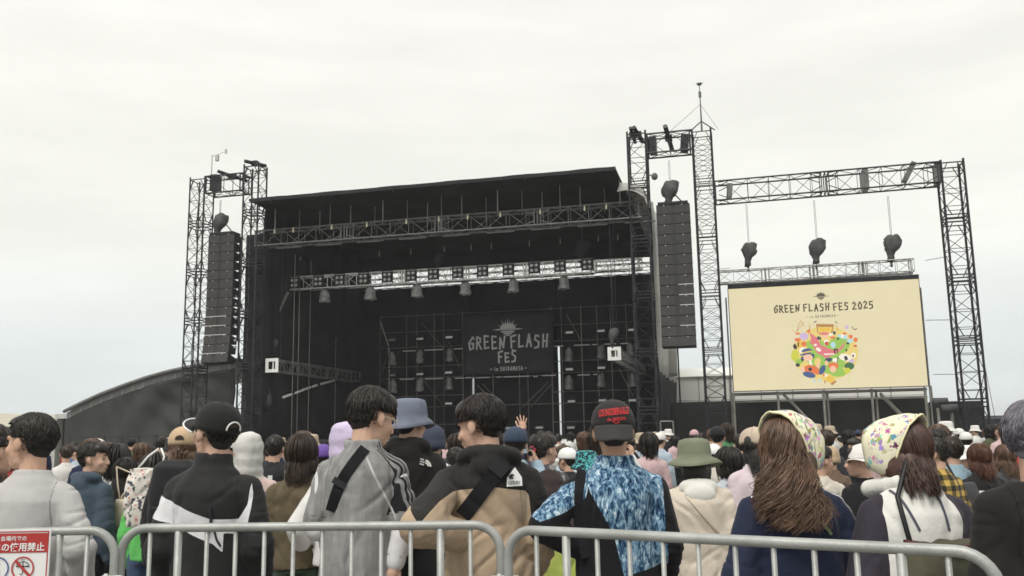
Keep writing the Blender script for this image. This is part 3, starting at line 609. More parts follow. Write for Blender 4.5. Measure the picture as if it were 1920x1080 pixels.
def shape(col, pts=None, el=None, rot=0):        # crop coordinates of the drawing (7.717 per picture pixel)
    layer[0] += 1; mb = ill.setdefault('all', SM()); mb.cur = ICK.index(col)
    if el:
        cx, cy, rx, ry = el; c, s = math.cos(R(rot)), math.sin(R(rot))
        pts = [(cx+rx*math.cos(a)*c-ry*math.sin(a)*s, cy+rx*math.cos(a)*s+ry*math.sin(a)*c) for a in [2*math.pi*i/20 for i in range(20)]]
    q = []
    for x, y in pts:
        u_, z_ = P(1460+x/7.717, 590+y/7.717, SCV); q.append((u_, SCV-.014-layer[0]*.0007, z_))
    mb.add(q, [tuple(range(len(q)))])
ill = {}
shape('ly', el=(680, 560, 470, 400))
for x, y, rx, ry in ((640,600,260,220), (880,430,150,110), (480,430,90,60), (860,840,120,60), (760,700,200,160), (560,640,120,90), (300,680,60,40), (900,500,90,60)): shape('gr', el=(x, y, rx, ry))
shape('pk', [(440,260), (480,280), (560,340), (610,440), (700,480), (790,510), (880,490), (960,390), (940,470), (880,530), (800,580), (700,620), (640,600), (560,560), (520,500), (490,430), (450,420), (470,340)])
shape('pk', el=(690, 600, 40, 30)); shape('wh', el=(575, 505, 42, 24), rot=30); shape('wh', [(650,565), (820,560), (830,575), (660,585)]); shape('wh', el=(530, 440, 22, 16))
shape('br', [(540,135), (800,140), (780,180), (570,180)]); shape('ly', [(560,180), (770,180), (750,270), (580,265)]); shape('yl', [(580,190), (750,190), (740,250), (590,250)]); shape('br', [(540,140), (560,140), (575,270), (560,270)]); shape('br', [(800,140), (782,140), (755,270), (772,270)])
shape('pk', el=(660, 275, 85, 20)); shape('dk', [(500,115), (540,90), (555,95), (515,120)]); shape('dk', [(805,100), (825,100), (855,130), (840,128)])
for p in ([(1055,170), (1065,170), (1080,200), (1070,205)], [(1080,205), (1110,205), (1115,218), (1085,220)], [(1110,205), (1130,195), (1135,207), (1112,215)]): shape('dk', p)
shape('lv', el=(365, 315, 65, 55)); shape('or', el=(275, 275, 35, 16)); shape('or', el=(275, 365, 45, 28)); shape('or', [(395,240), (450,200), (460,240), (430,270)]); shape('yl', el=(300, 430, 45, 45)); shape('or', el=(365, 425, 38, 38)); shape('dk', [(275,400), (295,400), (290,470), (275,470)])
shape('lm', el=(235, 590, 55, 85)); shape('dk', [(205,450), (235,415), (265,460), (262,500), (222,500)]); shape('wh', el=(350, 520, 55, 45))
shape('bl', el=(405, 525, 75, 36), rot=-8); shape('yl', [(340,545), (470,520), (475,540), (345,572)]); shape('bl', el=(395, 572, 90, 16), rot=-10)
shape('nv', el=(345, 640, 25, 35)); shape('nv', el=(490, 600, 28, 34)); shape('sk', el=(425, 625, 70, 50)); shape('wh', [(435,660), (470,660), (490,740), (450,740)])
shape('ly', el=(375, 720, 65, 34), rot=-15); shape('ly', el=(560, 680, 45, 60), rot=20); shape('sk', el=(570, 740, 22, 60), rot=20); shape('or', el=(470, 790, 110, 60), rot=8); shape('or', el=(560, 830, 50, 40)); shape('dk', el=(455, 790, 28, 26)); shape('dk', el=(275, 730, 32, 26)); shape('sk', el=(345, 790, 30, 40))
shape('bl', el=(440, 870, 95, 42), rot=14); shape('bl', el=(630, 800, 40, 75), rot=25)
shape('or', el=(790, 740, 75, 50)); shape('sk', el=(785, 790, 45, 50)); shape('nv', el=(720, 655, 55, 30), rot=-10); shape('sk', el=(690, 700, 25, 35)); shape('wh', el=(815, 660, 40, 32)); shape('nv', [(850,610), (862,610), (855,690), (842,690)])
shape('dk', [(790,500), (850,490), (860,560), (845,560), (840,510), (815,515), (825,570), (805,570)])
shape('dg', el=(1020, 745, 72, 55)); shape('lm', el=(990, 810, 48, 42)); shape('lv', el=(1055, 670, 42, 28)); shape('wh', el=(960, 620, 90, 50), rot=10); shape('dk', [(940,610), (980,595), (1005,650), (960,670)]); shape('wh', el=(1080, 590, 35, 40)); shape('dk', el=(1075, 597, 15, 17)); shape('dk', el=(1000, 415, 19, 19)); shape('dk', el=(978, 515, 14, 18)); shape('dk', el=(855, 350, 20, 14))
shape('lb', [(850,290), (990,300), (985,360), (900,345), (845,310)]); shape('lb', el=(1030, 380, 45, 30)); shape('wh', el=(920, 310, 22, 30)); shape('or', [(1010,290), (1070,300), (1060,350), (1015,345)]); shape('or', el=(950, 275, 30, 16)); shape('ly', [(1080,440), (1150,470), (1130,520), (1075,520)]); shape('rd', el=(1105, 455, 28, 14)); shape('or', el=(1110, 365, 30, 34)); shape('lv', el=(985, 185, 26, 30))
shape('wh', [(650,370), (720,365), (715,440), (660,445)]); shape('rd', el=(692, 420, 30, 28)); shape('lb', el=(785, 440, 36, 45)); shape('sk', el=(670, 320, 40, 22)); shape('or', el=(780, 335, 38, 18)); shape('nv', el=(572, 340, 20, 26)); shape('nv', [(780,240), (830,250), (810,300), (785,280)]); shape('wh', el=(750, 290, 34, 18)); shape('dg', el=(600, 350, 14, 30))
shape('yl', [(690,900), (770,880), (810,950), (760,990), (680,970)]); shape('wh', el=(680, 880, 22, 20)); shape('rd', [(640,860), (665,860), (660,890), (645,900)]); shape('br', [(765,985), (820,950), (835,975), (770,1025), (745,1000)]); shape('br', [(655,950), (672,950), (675,1000), (660,995)])
shape('lb', [(495,930), (530,930), (510,1000)]); shape('lb', [(570,920), (610,930), (595,1000)])
for x, y in ((285,240), (330,90), (200,160), (1150,300), (165,420), (1150,480), (290,880), (1010,920), (250,90), (420,110), (930,150)): shape('lm', [(x, y), (x+5, y), (x+8, y+70), (x+3, y+70)])
for x, y, x2, y2 in ((250,250,310,90), (310,90,375,180), (255,250,360,110), (820,150,850,230), (180,225,240,260), (440,150,470,140), (445,150,440,230)):
    shape('br', [(x, y), (x+8, y), (x2+8, y2), (x2, y2)])
ill['all'].go('drawing', [em('screen_'+c_, *IC[c_]) for c_ in ICK], parent=sc)
# screen truss above
tz0 = Z(1362, 517, 1.0); tt = sthing('screen_truss', 'silver box truss hanging just above the video screen', 'truss', (7.5, 1.0, tz0-.3))
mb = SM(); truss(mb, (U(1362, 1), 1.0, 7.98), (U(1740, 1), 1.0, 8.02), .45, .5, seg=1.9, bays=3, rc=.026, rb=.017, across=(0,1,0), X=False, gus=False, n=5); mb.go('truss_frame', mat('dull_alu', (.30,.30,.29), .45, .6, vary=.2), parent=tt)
mb = SM(); mb.bar((U(1362, 1), 1, 7.66), (U(1738, 1), 1, 7.68), .025, 5)
for u in np.linspace(3.9, 11.2, 12): mb.bar((u, 1, 7.66), (u, 1.1, 7.5), .014, 4)
for u in np.linspace(4.1, 11, 7): mb.bar((u, 1, 7.80), (u, 1, 7.62), .014, 4)
mb.go('hanging_rail', M['dark_steel'], parent=tt)
# scaffold carrying the screen
sp = sthing('screen_scaffold', 'pale steel scaffold legs and braces standing under the video screen', 'scaffold', (7.5, 1.3, 0)); mb = SM()
for px, v in ((1379, 1.3), (1463, 1.3), (1549, 1.3), (1556, 1.9), (1640, 1.3), (1648, 1.9), (1741, 1.3), (1752, 2.4)): mb.bar((U(px, v), v, 0), (U(px, v), v, sz0-.05 if v < 2 else sz0+.05), .055, 7)
mb.bar((su0, 1.3, sz0-.12), (su1, 1.3, sz0-.12), .05, 6); mb.bar((su0, 1.9, sz0-.12), (su1, 1.9, sz0-.12), .05, 6)
mb.bar((su0, 1.3, sz0-.45), (su1, 1.3, sz0-.45), .03, 6)
for a_, b_ in (((1468, 738), (1545, 818)), ((1650, 737), (1708, 795)), ((1652, 741), (1706, 797))):
    pa, pb = P(*a_, 1.5), P(*b_, 1.5); mb.bar((pa[0], 1.5, pa[1]), (pb[0], 1.5, pb[1]), .06, 7)
for z in (.5, 1.2): mb.bar((su0, 1.35, z), (su1+.3, 1.35, z), .035, 6)
for x in (su0-.12, su1+.12): mb.bar((x, 1.4, .2), (x, 1.4, sz1-.3), .035, 6)
mb.go('scaffold_pipes', M['pipe'], parent=sp)
for px in (1762, 1776): pass
# ------------------------------------------------------------------ cloth hoardings and tents around
def hoarding(name, label, A, B, z1, m, cat='cloth fence', amp=.04, ztop=None, k=6.):
    b = ((A[0]+B[0])/2, (A[1]+B[1])/2, 0); t = sthing(name, label, cat, b)
    cloth('cloth', A, B, .05, z1, m, amp, 50, 8, parent=t, k=k, ztop=ztop); mb = SM()
    L = math.hypot(B[0]-A[0], B[1]-A[1]); n = max(2, int(L/1.8))
    for i in range(n+1): mb.bar((A[0]+(B[0]-A[0])*i/n, A[1]+(B[1]-A[1])*i/n+.12, 0), (A[0]+(B[0]-A[0])*i/n, A[1]+(B[1]-A[1])*i/n+.12, (ztop(i/n) if ztop else z1)-.03), .03, 6)
    mb.go('fence_post', M['pipe'], parent=t); return t
zf = Z(1300, 754, 2.6)
hoarding('cloth_fence', 'black cloth fence running from the stage to below the video screen', (1.0, 2.6), (U(1742, 2.6), 2.6), zf, M['fence_cloth'])
hoarding('cloth_fence', 'black cloth wall behind the foot of the right screen column', (U(1746, 2.2), 2.2), (U(1846, 2.2), 2.2), Z(1800, 752, 2.2), M['stage_cloth'], amp=.07)
t = sthing('roll_rack', 'rack of pale posts and a rolled cloth beside the right screen column', 'rack', (U(1770, 1.0), 1.0, 0)); mb = SM()
for px in (1762, 1787): mb.bar((U(px, 1), 1, 0), (U(px, 1), 1, Z(px, 765, 1)), .06, 7)
mb.go('post', M['pipe'], parent=t); mb = SM(); mb.bar((U(1768, 1), .9, Z(1780, 766, 1)), (U(1800, 1), .9, Z(1780, 766, 1)), .16, 10); mb.bar((U(1756, 1), 1.2, Z(1766, 752, 1)), (U(1784, 1), 1.2, Z(1766, 752, 1)), .14, 10); mb.go('cloth_roll', M['cover'], parent=t, smooth=True)
# slanted tent flap by the stage corner and low rail
t = sthing('low_guard_rail', 'low pale guard rail at the right foot of the stage', 'guard rail', (U(1248, -.3), -.3, 0)); mb = SM()
a_ = P(1238, 790, -.3); b_ = P(1262, 790, -.3); mb.bar((a_[0], -.3, a_[1]), (b_[0], -.3, b_[1]), .03, 6)
for p in (a_, b_): mb.bar((p[0], -.3, 0), (p[0], -.3, p[1]), .03, 6)
mb.go('rail', M['pipe'], parent=t)
def marquee(label, u0, u1, v0, v1, ze, zr, m=None):
    t = sthing('marquee', label, 'tent', ((u0+u1)/2, v0, 0)); mb = SM(); vm = (v0+v1)/2
    mb.add([(u0,v0,0), (u1,v0,0), (u1,v0,ze), (u0,v0,ze), (u0,v1,0), (u1,v1,0), (u1,v1,ze), (u0,v1,ze), (u0,vm,zr), (u1,vm,zr)], [(0,1,2,3), (4,7,6,5), (0,3,8,7,4), (1,5,6,9,2)]); mb.go('tent_wall', m or M['white_canvas'], parent=t)
    mb = SM(); e_ = .12; mb.sheet([[(u0-e_,v0-e_,ze-.02), (u1+e_,v0-e_,ze-.02)], [(u0-e_,vm,zr), (u1+e_,vm,zr)], [(u0-e_,v1+e_,ze-.02), (u1+e_,v1+e_,ze-.02)]], .04); mb.go('tent_roof', m or M['white_canvas'], parent=t)
    mb = SM()
    for i in range(9): u = u0+(u1-u0)*i/8; mb.bar((u, v0-.03, 0), (u, v0-.03, ze-.05), .02, 5)
    mb.bar((u0, v0-.05, ze*.72), (u1, v0-.05, ze*.72), .015, 5); mb.go('tent_pole', M['pipe'], parent=t); return t
marquee('long white marquee behind the black fence right of the stage', U(1258, 10), U(1740, 10), 10, 16, Z(1320, 706, 10), Z(1320, 706, 10)+.6)
t = sthing('canvas_flap', 'grey canvas panel hanging beside the right side of the stage', 'canvas', (1.6, 6, 0)); cloth('canvas', (U(1252, 6), 6), (U(1276, 6), 6), Z(1265, 706, 6), Z(1265, 652, 6), M['canvas'], .03, 10, 6, parent=t); mb = SM(); mb.bar((U(1278, 6), 6.05, 0), (U(1278, 6), 6.05, Z(1265, 650, 6)), .04, 6); mb.bar((U(1252, 6), 6.05, Z(1265, 650, 6)), (U(1278, 6), 6.05, Z(1265, 650, 6)), .03, 6); mb.go('canvas_pole', M['black_steel'], parent=t)
# side tent left of the stage: black cloth wall under a long curved roof
WV = 2.2; pts = [(128, 772), (160, 756), (200, 738), (240, 723), (280, 709), (320, 698), (360, 689), (400, 682), (445, 676)]
wt = sthing('side_tent', 'long low side tent with black cloth wall and curved grey roof beside the stage', 'tent', (-24, WV, 0))
C_ = [P(x, y, WV) for x, y in pts]
mb = SM(); rows = []
for k_ in range(5): rows.append([(u, WV-.3+k_*2.2, z+.05+.10*(1-(1-k_/4)**2)) for u, z in C_])
mb.sheet(rows, .06); mb.go('tent_roof', M['canvas'], parent=wt, smooth=True)
mb = SM()
for (u, z), (u2, z2) in zip(C_, C_[1:]): mb.bar((u, WV-.32, z), (u2, WV-.32, z2), .09, 7)
mb.go('eave_pipe', M['dark_steel'], parent=wt)
mb = SM(); 
for (u, z), (u2, z2) in zip(C_, C_[1:]):
    mb.add([(u, WV-.1, z-.42), (u2, WV-.1, z2-.42), (u2, WV-.1, z2-.05), (u, WV-.1, z-.05)], [(0,1,2,3)])
mb.go('eave_band', mat('eave_canvas', (.28,.285,.275), .8, vary=.15, scale=1), parent=wt)
us = [c[0] for c in C_]; zs_ = [c[1] for c in C_]
mb = SM(); rows = []; nx = 110; u0, u1 = us[0], us[-1]
for j in range(26):
    row = []
    for i in range(nx+1):
        u = u0+(u1-u0)*i/nx; zt = np.interp(u, us, zs_)-.40; z = .1+(zt-.1)*j/25; t_ = j/25
        sag = 1.7*.05*math.sin(t_*9+((u+22)**2)*.35)*math.exp(-((u+23)/2.6)**2)*2.2+.05*math.sin(u*3.1+t_*5)*(1-t_)*.7+.03*math.sin(u*7+z*2.5)+.11*math.sin((u*1.2+z*2.2)*2.3)*math.exp(-((u+22.5)/2.0)**2)
        row.append((u, WV-.15+sag, z))
    rows.append(row)
mb.sheet(rows, .02); mb.go('cloth_wall', M['wing_cloth'], parent=wt, smooth=True)
mb = SM()
for i in range(16): u = u0+(u1-u0)*(i+.5)/16; z = float(np.interp(u, us, zs_)); mb.bar((u, WV-.2, z-.42), (u, WV-.2, z-.15), .015, 4)
mb.go('lacing', M['canvas'], parent=wt)
# doorway module at the tent's left end
ub, zb_ = P(118, 776, WV); t = sthing('doorway_cabin', 'narrow pale cabin with a dark doorway at the left end of the side tent', 'cabin', (ub, WV, 0)); wd = .95
mb = SM(); mb.box((ub-wd/2+.06, WV+.6, zb_/2), (.12, 1.2, zb_)); mb.box((ub+wd/2-.06, WV+.6, zb_/2), (.12, 1.2, zb_)); mb.box((ub, WV+.6, zb_-.12), (wd-.24, 1.2, .24)); mb.box((ub, WV+1.15, zb_/2-.12), (wd-.24, .1, zb_-.24)); mb.go('cabin_shell', M['canvas'], parent=t)
mb = SM(); mb.box((ub, WV+.5, zb_/2-.14), (wd-.26, .06, zb_-.3)); mb.go('door', M['stage_cloth'], parent=t)
# thin pole fence in front of the side tent
t = sthing('pole_fence', 'thin dark pole fence in front of the side tent', 'fence', (-26, .9, 0)); mb = SM(); zr = Z(250, 816, .9)
for px in (130, 172, 196, 228, 260, 294, 330): mb.bar((U(px, .9), .9, 0), (U(px, .9), .9, zr), .03, 5)
mb.bar((U(128, .9), .9, zr-.05), (U(340, .9), .9, zr-.05), .025, 5); mb.bar((U(128, .9), .9, zr*.5), (U(340, .9), .9, zr*.5), .025, 5); mb.go('fence_pole', M['black_steel'], parent=t)
# low roof and tent at the far right
p0, p1 = at(1846, 806, 60), at(1990, 806, 60); t = thing('low_shed', 'low dark blue grey shed in the distance at the right edge', 'shed', (p0.x, 60, 0)); mb = MB()
W = p1.x-p0.x; mb.box((W/2, 3, 1.0), (W, 6, 2.0)); mb.build('shed_wall', mat('shed_blue', (.06,.07,.10), .7, vary=.15, scale=1), t); mb = MB(); mb.box((W/2, 3, 2.12), (W+.5, 6.6, .24)); mb.build('shed_roof', mat('shed_roof', (.10,.10,.12), .6, vary=.1), t)
c = at(1906, 830, 45); t = thing('pagoda_tent', 'white peaked canopy tent at the far right', 'tent', (c.x, 45, 0)); mb = MB(); zt = at(1896, 806, 45).z; ze = at(1896, 829, 45).z
mb.add([(-1.5,-1.5,ze), (1.5,-1.5,ze), (1.5,1.5,ze), (-1.5,1.5,ze), (.2,0,zt+.3)], [(0,1,4), (1,2,4), (2,3,4), (3,0,4), (3,2,1,0)]); mb.build('tent_roof', M['white_canvas'], t); mb = MB()
for x in (-1.42, 1.42):
    for y in (-1.42, 1.42): mb.bar((x, y, 0), (x, y, ze-.01), .035, 6)
mb.build('tent_pole', M['galv'], t)
# ================================================================== people
def vnoise(p, seed=0):                                # smooth value noise, p (n,3)
    i = np.floor(p).astype(np.int64); f = p-i; f = f*f*(3-2*f); out = np.zeros(len(p))
    def h(a, b, c):
        x = (a*374761393+b*668265263+c*2147483647+seed*974634777) & 0xffffffff
        x = ((x ^ (x >> 13))*1274126177) & 0xffffffff; return ((x ^ (x >> 16)) & 0xffff)/65535.
    for dx in (0, 1):
        for dy in (0, 1):
            for dz in (0, 1):
                wgt = (f[:,0] if dx else 1-f[:,0])*(f[:,1] if dy else 1-f[:,1])*(f[:,2] if dz else 1-f[:,2])
                out += wgt*h(i[:,0]+dx, i[:,1]+dy, i[:,2]+dz)
    return out
def solid(mb, voxel, it=3, fac=.5):                   # union of closed shells -> one continuous skin
    me = bpy.data.meshes.new('tmp'); me.from_pydata(mb.v, [], mb.f); me.update()
    bm = bmesh.new(); bm.from_mesh(me); bmesh.ops.recalc_face_normals(bm, faces=bm.faces); bm.to_mesh(me); bm.free()
    o = bpy.data.objects.new('tmp', me); COL.objects.link(o)
    m = o.modifiers.new('r', 'REMESH'); m.mode = 'VOXEL'; m.voxel_size = voxel; m.adaptivity = 0
    if it: s_ = o.modifiers.new('s', 'SMOOTH'); s_.iterations = it; s_.factor = fac
    dg = bpy.context.evaluated_depsgraph_get(); r = bpy.data.meshes.new_from_object(o.evaluated_get(dg))
    bpy.data.objects.remove(o); bpy.data.meshes.remove(me); r.materials.clear()
    return r
def co_of(me):
    a = np.empty(len(me.vertices)*3); me.vertices.foreach_get('co', a); return a.reshape(-1, 3)
def no_of(me):
    a = np.empty(len(me.vertices)*3); me.vertices.foreach_get('normal', a); return a.reshape(-1, 3)
def fin(me, name, mats):
    me.name = name
    for m in (mats if isinstance(mats, (list, tuple)) else [mats]): me.materials.append(m)
    me.polygons.foreach_set('use_smooth', [True]*len(me.polygons)); me.update(); return me
def folds(me, amp, seed, armmask=True, kz=1.0):           # creased cloth: narrow valleys with soft ridges beside them
    p = co_of(me); n = no_of(me); w_ = np.stack([vnoise(p*4.5, seed+7), vnoise(p*4.5, seed+8), vnoise(p*4.5, seed+9)], 1); q = p+.12*(w_-.5)
    arm = np.clip((np.abs(p[:,0])-.17)/.05, 0, 1) if armmask else np.zeros(len(p)); d = np.zeros(len(p))
    for k, (th, fa, fl, wb, wa) in enumerate(((12, 11, 2.6, .9, .35), (-14, 11, 2.6, .8, .3), (48, 10, 3.2, .75, .6), (-50, 10, 3.2, .75, .6), (80, 15, 4, .06, .6), (101, 19, 4, .05, .5))):
        t = R(th); u = q[:,0]*math.cos(t)+q[:,2]*math.sin(t); s = -q[:,0]*math.sin(t)+q[:,2]*math.cos(t)
        v = 2*vnoise(np.stack([u*fa, q[:,1]*5, s*fl], 1), seed+k*13)-1; m = np.clip((vnoise(p*3.1+k, seed+k*5+3)-.40)/.22, 0, 1); wgt = (wb*(1-arm)+wa*arm)*m
        d += wgt*(-1.0*np.exp(-(v/.15)**2)+.62*np.exp(-((v-.42)/.25)**2)+.35*np.exp(-((v+.42)/.22)**2))
    d = amp*.52*d+amp*.5*(vnoise(p*6, seed+77)-.5); p = p+n*d[:,None]; me.vertices.foreach_set('co', p.ravel()); me.update()
def setmask(me, name, vals):
    at_ = me.attributes.new(name, 'FLOAT', 'POINT'); at_.data.foreach_set('value', np.asarray(vals, dtype=np.float32))
# ---- cloth materials: base colour or pattern, plus regions cut by mesh attributes
def cmat(name, base, regions=(), rough=.9, vary=.10, bump=.25, bscale=90, pattern=None, spec=.15):
    if name in MATS: return MATS[name]
    m = bpy.data.materials.new(name); m.use_nodes = True; t = m.node_tree; b = t.nodes['Principled BSDF']; L = t.links.new
    b.inputs['Roughness'].default_value = rough; b.inputs['Specular IOR Level'].default_value = spec
    try: b.inputs['Sheen Weight'].default_value = .08
    except Exception: pass
    tcn = N(t, 'ShaderNodeTexCoord'); col = None
    def mixc(f, a, c_):
        x = N(t, 'ShaderNodeMix', data_type='RGBA')
        L(f, x.inputs[0]) if not isinstance(f, float) else setattr(x.inputs[0], 'default_value', f)
        for s_, v in ((6, a), (7, c_)):
            if hasattr(v, 'is_linked') or hasattr(v, 'links'): L(v, x.inputs[s_])
            else: x.inputs[s_].default_value = (*v[:3], 1)
        return x.outputs[2]
    def math_(op, a, b_=None):
        x = N(t, 'ShaderNodeMath', operation=op)
        for i, v in enumerate((a, b_)):
            if v is None: continue
            if isinstance(v, (int, float)): x.inputs[i].default_value = v
            else: L(v, x.inputs[i])
        return x.outputs[0]
    if pattern is None: col = None; base_c = base
    elif pattern == 'splash':                              # bleached ink-blue print
        mp_ = N(t, 'ShaderNodeMapping'); mp_.inputs['Scale'].default_value = (1.5, 1.5, .6); L(tcn.outputs['Object'], mp_.inputs[0])
        n1 = N(t, 'ShaderNodeTexNoise'); n1.inputs['Scale'].default_value = 33; n1.inputs['Detail'].default_value = 9; n1.inputs['Roughness'].default_value = .68; n1.inputs['Distortion'].default_value = .7; L(mp_.outputs[0], n1.inputs[0])
        r_ = N(t, 'ShaderNodeValToRGB'); e_ = r_.color_ramp.elements; e_[0].position = .37; e_[0].color = (.005, .010, .030, 1); e_[1].position = .66; e_[1].color = (.78, .86, .90, 1)
        x = e_.new(.45); x.color = (.03, .08, .16, 1); x = e_.new(.50); x.color = (.10, .20, .31, 1); x = e_.new(.57); x.color = (.28, .43, .55, 1); L(n1.outputs[0], r_.inputs[0]); col = r_.outputs[0]
    elif pattern == 'plaid':
        sp_ = N(t, 'ShaderNodeSeparateXYZ'); L(tcn.outputs['Object'], sp_.inputs[0]); c1, c2, c3 = base
        fx = math_('FRACT', math_('MULTIPLY', sp_.outputs[0], 11.)); fz = math_('FRACT', math_('MULTIPLY', sp_.outputs[2], 11.))
        ax = math_('GREATER_THAN', fx, .5); az = math_('GREATER_THAN', fz, .5)
        col = mixc(ax, c1, c2); col2 = mixc(ax, c2, c3); col = mixc(az, col, col2)
    elif pattern == 'blotch':
        n1 = N(t, 'ShaderNodeTexVoronoi'); n1.inputs['Scale'].default_value = 22; L(tcn.outputs['Object'], n1.inputs[0]); n2 = N(t, 'ShaderNodeTexNoise'); n2.inputs['Scale'].default_value = 26; n2.inputs['Distortion'].default_value = 1.5; L(tcn.outputs['Object'], n2.inputs[0])
        col = mixc(math_('GREATER_THAN', n2.outputs[0], .5), base[0], base[1])
    elif pattern == 'flowers':
        mp_ = N(t, 'ShaderNodeMapping'); L(tcn.outputs['Object'], mp_.inputs[0])
        v1 = N(t, 'ShaderNodeTexVoronoi'); v1.inputs['Scale'].default_value = 36; v1.inputs['Randomness'].default_value = .9; n2 = N(t, 'ShaderNodeTexNoise'); n2.inputs['Scale'].default_value = 30
        ad = N(t, 'ShaderNodeMix', data_type='RGBA'); ad.inputs[0].default_value = .035; L(mp_.outputs[0], ad.inputs[6]); L(n2.outputs[1], ad.inputs[7]); L(ad.outputs[2], v1.inputs[0])
        hs = N(t, 'ShaderNodeHueSaturation'); hs.inputs['Saturation'].default_value = .78; hs.inputs['Value'].default_value = .72; L(v1.outputs['Color'], hs.inputs['Color'])
        sep_ = N(t, 'ShaderNodeSeparateXYZ'); L(tcn.outputs['Object'], sep_.inputs[0]); n3 = N(t, 'ShaderNodeTexNoise'); n3.inputs['Scale'].default_value = 6; L(tcn.outputs['Object'], n3.inputs[0])
        th = math_('MULTIPLY', math_('GREATER_THAN', n3.outputs[0], .43), .44); f = math_('LESS_THAN', v1.outputs['Distance'], th)
        w2 = N(t, 'ShaderNodeTexWave'); w2.inputs['Scale'].default_value = 9; w2.inputs['Distortion'].default_value = 9; L(tcn.outputs['Object'], w2.inputs[0])
        stem = math_('MULTIPLY', math_('GREATER_THAN', w2.outputs[0], .93), math_('GREATER_THAN', n3.outputs[0], .5))
        col = mixc(stem, base, (.25, .30, .16)); col = mixc(f, col, hs.outputs[0])
    elif pattern == 'wash':                                 # washed grey with vertical streaks
        mp_ = N(t, 'ShaderNodeMapping'); mp_.inputs['Scale'].default_value = (9, 9, 1.6); L(tcn.outputs['Object'], mp_.inputs[0]); n1 = N(t, 'ShaderNodeTexNoise'); n1.inputs['Scale'].default_value = 2.2; n1.inputs['Detail'].default_value = 8; n1.inputs['Roughness'].default_value = .65; L(mp_.outputs[0], n1.inputs[0])
        r_ = N(t, 'ShaderNodeMapRange'); r_.inputs[1].default_value = .30; r_.inputs[2].default_value = .72; L(n1.outputs[0], r_.inputs[0]); col = mixc(r_.outputs[0], base[0], base[1])
    elif pattern == 'print':
        n1 = N(t, 'ShaderNodeTexNoise'); n1.inputs['Scale'].default_value = 28; n1.inputs['Detail'].default_value = 3; L(tcn.outputs['Object'], n1.inputs[0])
        r_ = N(t, 'ShaderNodeValToRGB'); e_ = r_.color_ramp.elements; r_.color_ramp.interpolation = 'CONSTANT'; e_[0].position = 0; e_[0].color = (.10, .10, .12, 1); e_[1].position = .42; e_[1].color = (.75, .72, .66, 1)
        x = e_.new(.60); x.color = (.55, .18, .14, 1); x = e_.new(.64); x.color = (.75, .72, .66, 1); L(n1.outputs[0], r_.inputs[0]); col = r_.outputs[0]
    elif pattern == 'objcol':
        oi = N(t, 'ShaderNodeObjectInfo'); col = oi.outputs['Color']
    if col is None: 
        rg = N(t, 'ShaderNodeRGB'); rg.outputs[0].default_value = (*base_c[:3], 1); col = rg.outputs[0]
    for attr, c_ in regions:
        a = N(t, 'ShaderNodeAttribute'); a.attribute_name = attr
        col = mixc(math_('GREATER_THAN', a.outputs['Fac'], 0.0), col, c_)
    a = N(t, 'ShaderNodeAttribute'); a.attribute_name = 'seam'; dk_ = N(t, 'ShaderNodeVectorMath', operation='SCALE'); dk_.inputs['Scale'].default_value = .58; L(col, dk_.inputs[0]); col = mixc(math_('GREATER_THAN', a.outputs['Fac'], 0.0), col, dk_.outputs[0])
    n = N(t, 'ShaderNodeTexNoise'); n.inputs['Scale'].default_value = 7; n.inputs['Detail'].default_value = 7; L(tcn.outputs['Object'], n.inputs[0])
    mr = N(t, 'ShaderNodeMapRange'); mr.inputs[1].default_value = .3; mr.inputs[2].default_value = .7; mr.inputs[3].default_value = 1-vary; mr.inputs[4].default_value = 1+vary; L(n.outputs[0], mr.inputs[0])
    sm = N(t, 'ShaderNodeVectorMath', operation='SCALE'); L(col, sm.inputs[0]); L(mr.outputs[0], sm.inputs['Scale']); L(sm.outputs[0], b.inputs['Base Color'])
    if bump:
        n2 = N(t, 'ShaderNodeTexNoise'); n2.inputs['Scale'].default_value = bscale; n2.inputs['Detail'].default_value = 3; L(tcn.outputs['Object'], n2.inputs[0])
        n3 = N(t, 'ShaderNodeTexNoise'); n3.inputs['Scale'].default_value = 14; n3.inputs['Detail'].default_value = 4; n3.inputs['Distortion'].default_value = .8; L(tcn.outputs['Object'], n3.inputs[0])
        b1 = N(t, 'ShaderNodeBump'); b1.inputs['Strength'].default_value = bump; b1.inputs['Distance'].default_value = .004; L(n2.outputs[0], b1.inputs['Height'])
        b2_ = N(t, 'ShaderNodeBump'); b2_.inputs['Strength'].default_value = .14; b2_.inputs['Distance'].default_value = .03; L(n3.outputs[0], b2_.inputs['Height']); L(b1.outputs[0], b2_.inputs['Normal']); L(b2_.outputs[0], b.inputs['Normal'])
    MATS[name] = m; return m
SKIN = mat('skin', (.60,.385,.285), .55, vary=.10, scale=14, bump=.15, bscale=130, spec=.35)
SKIN.node_tree.nodes['Principled BSDF'].inputs['Subsurface Weight'].default_value = .0
SKIN2 = mat('tanned_skin', (.45,.27,.19), .55, vary=.12, scale=14, bump=.15, bscale=130, spec=.35)
LIP = mat('lip', (.42,.16,.13), .5, vary=.05); EYE = mat('eye_dark', (.012,.01,.01), .2, vary=0, spec=.6)
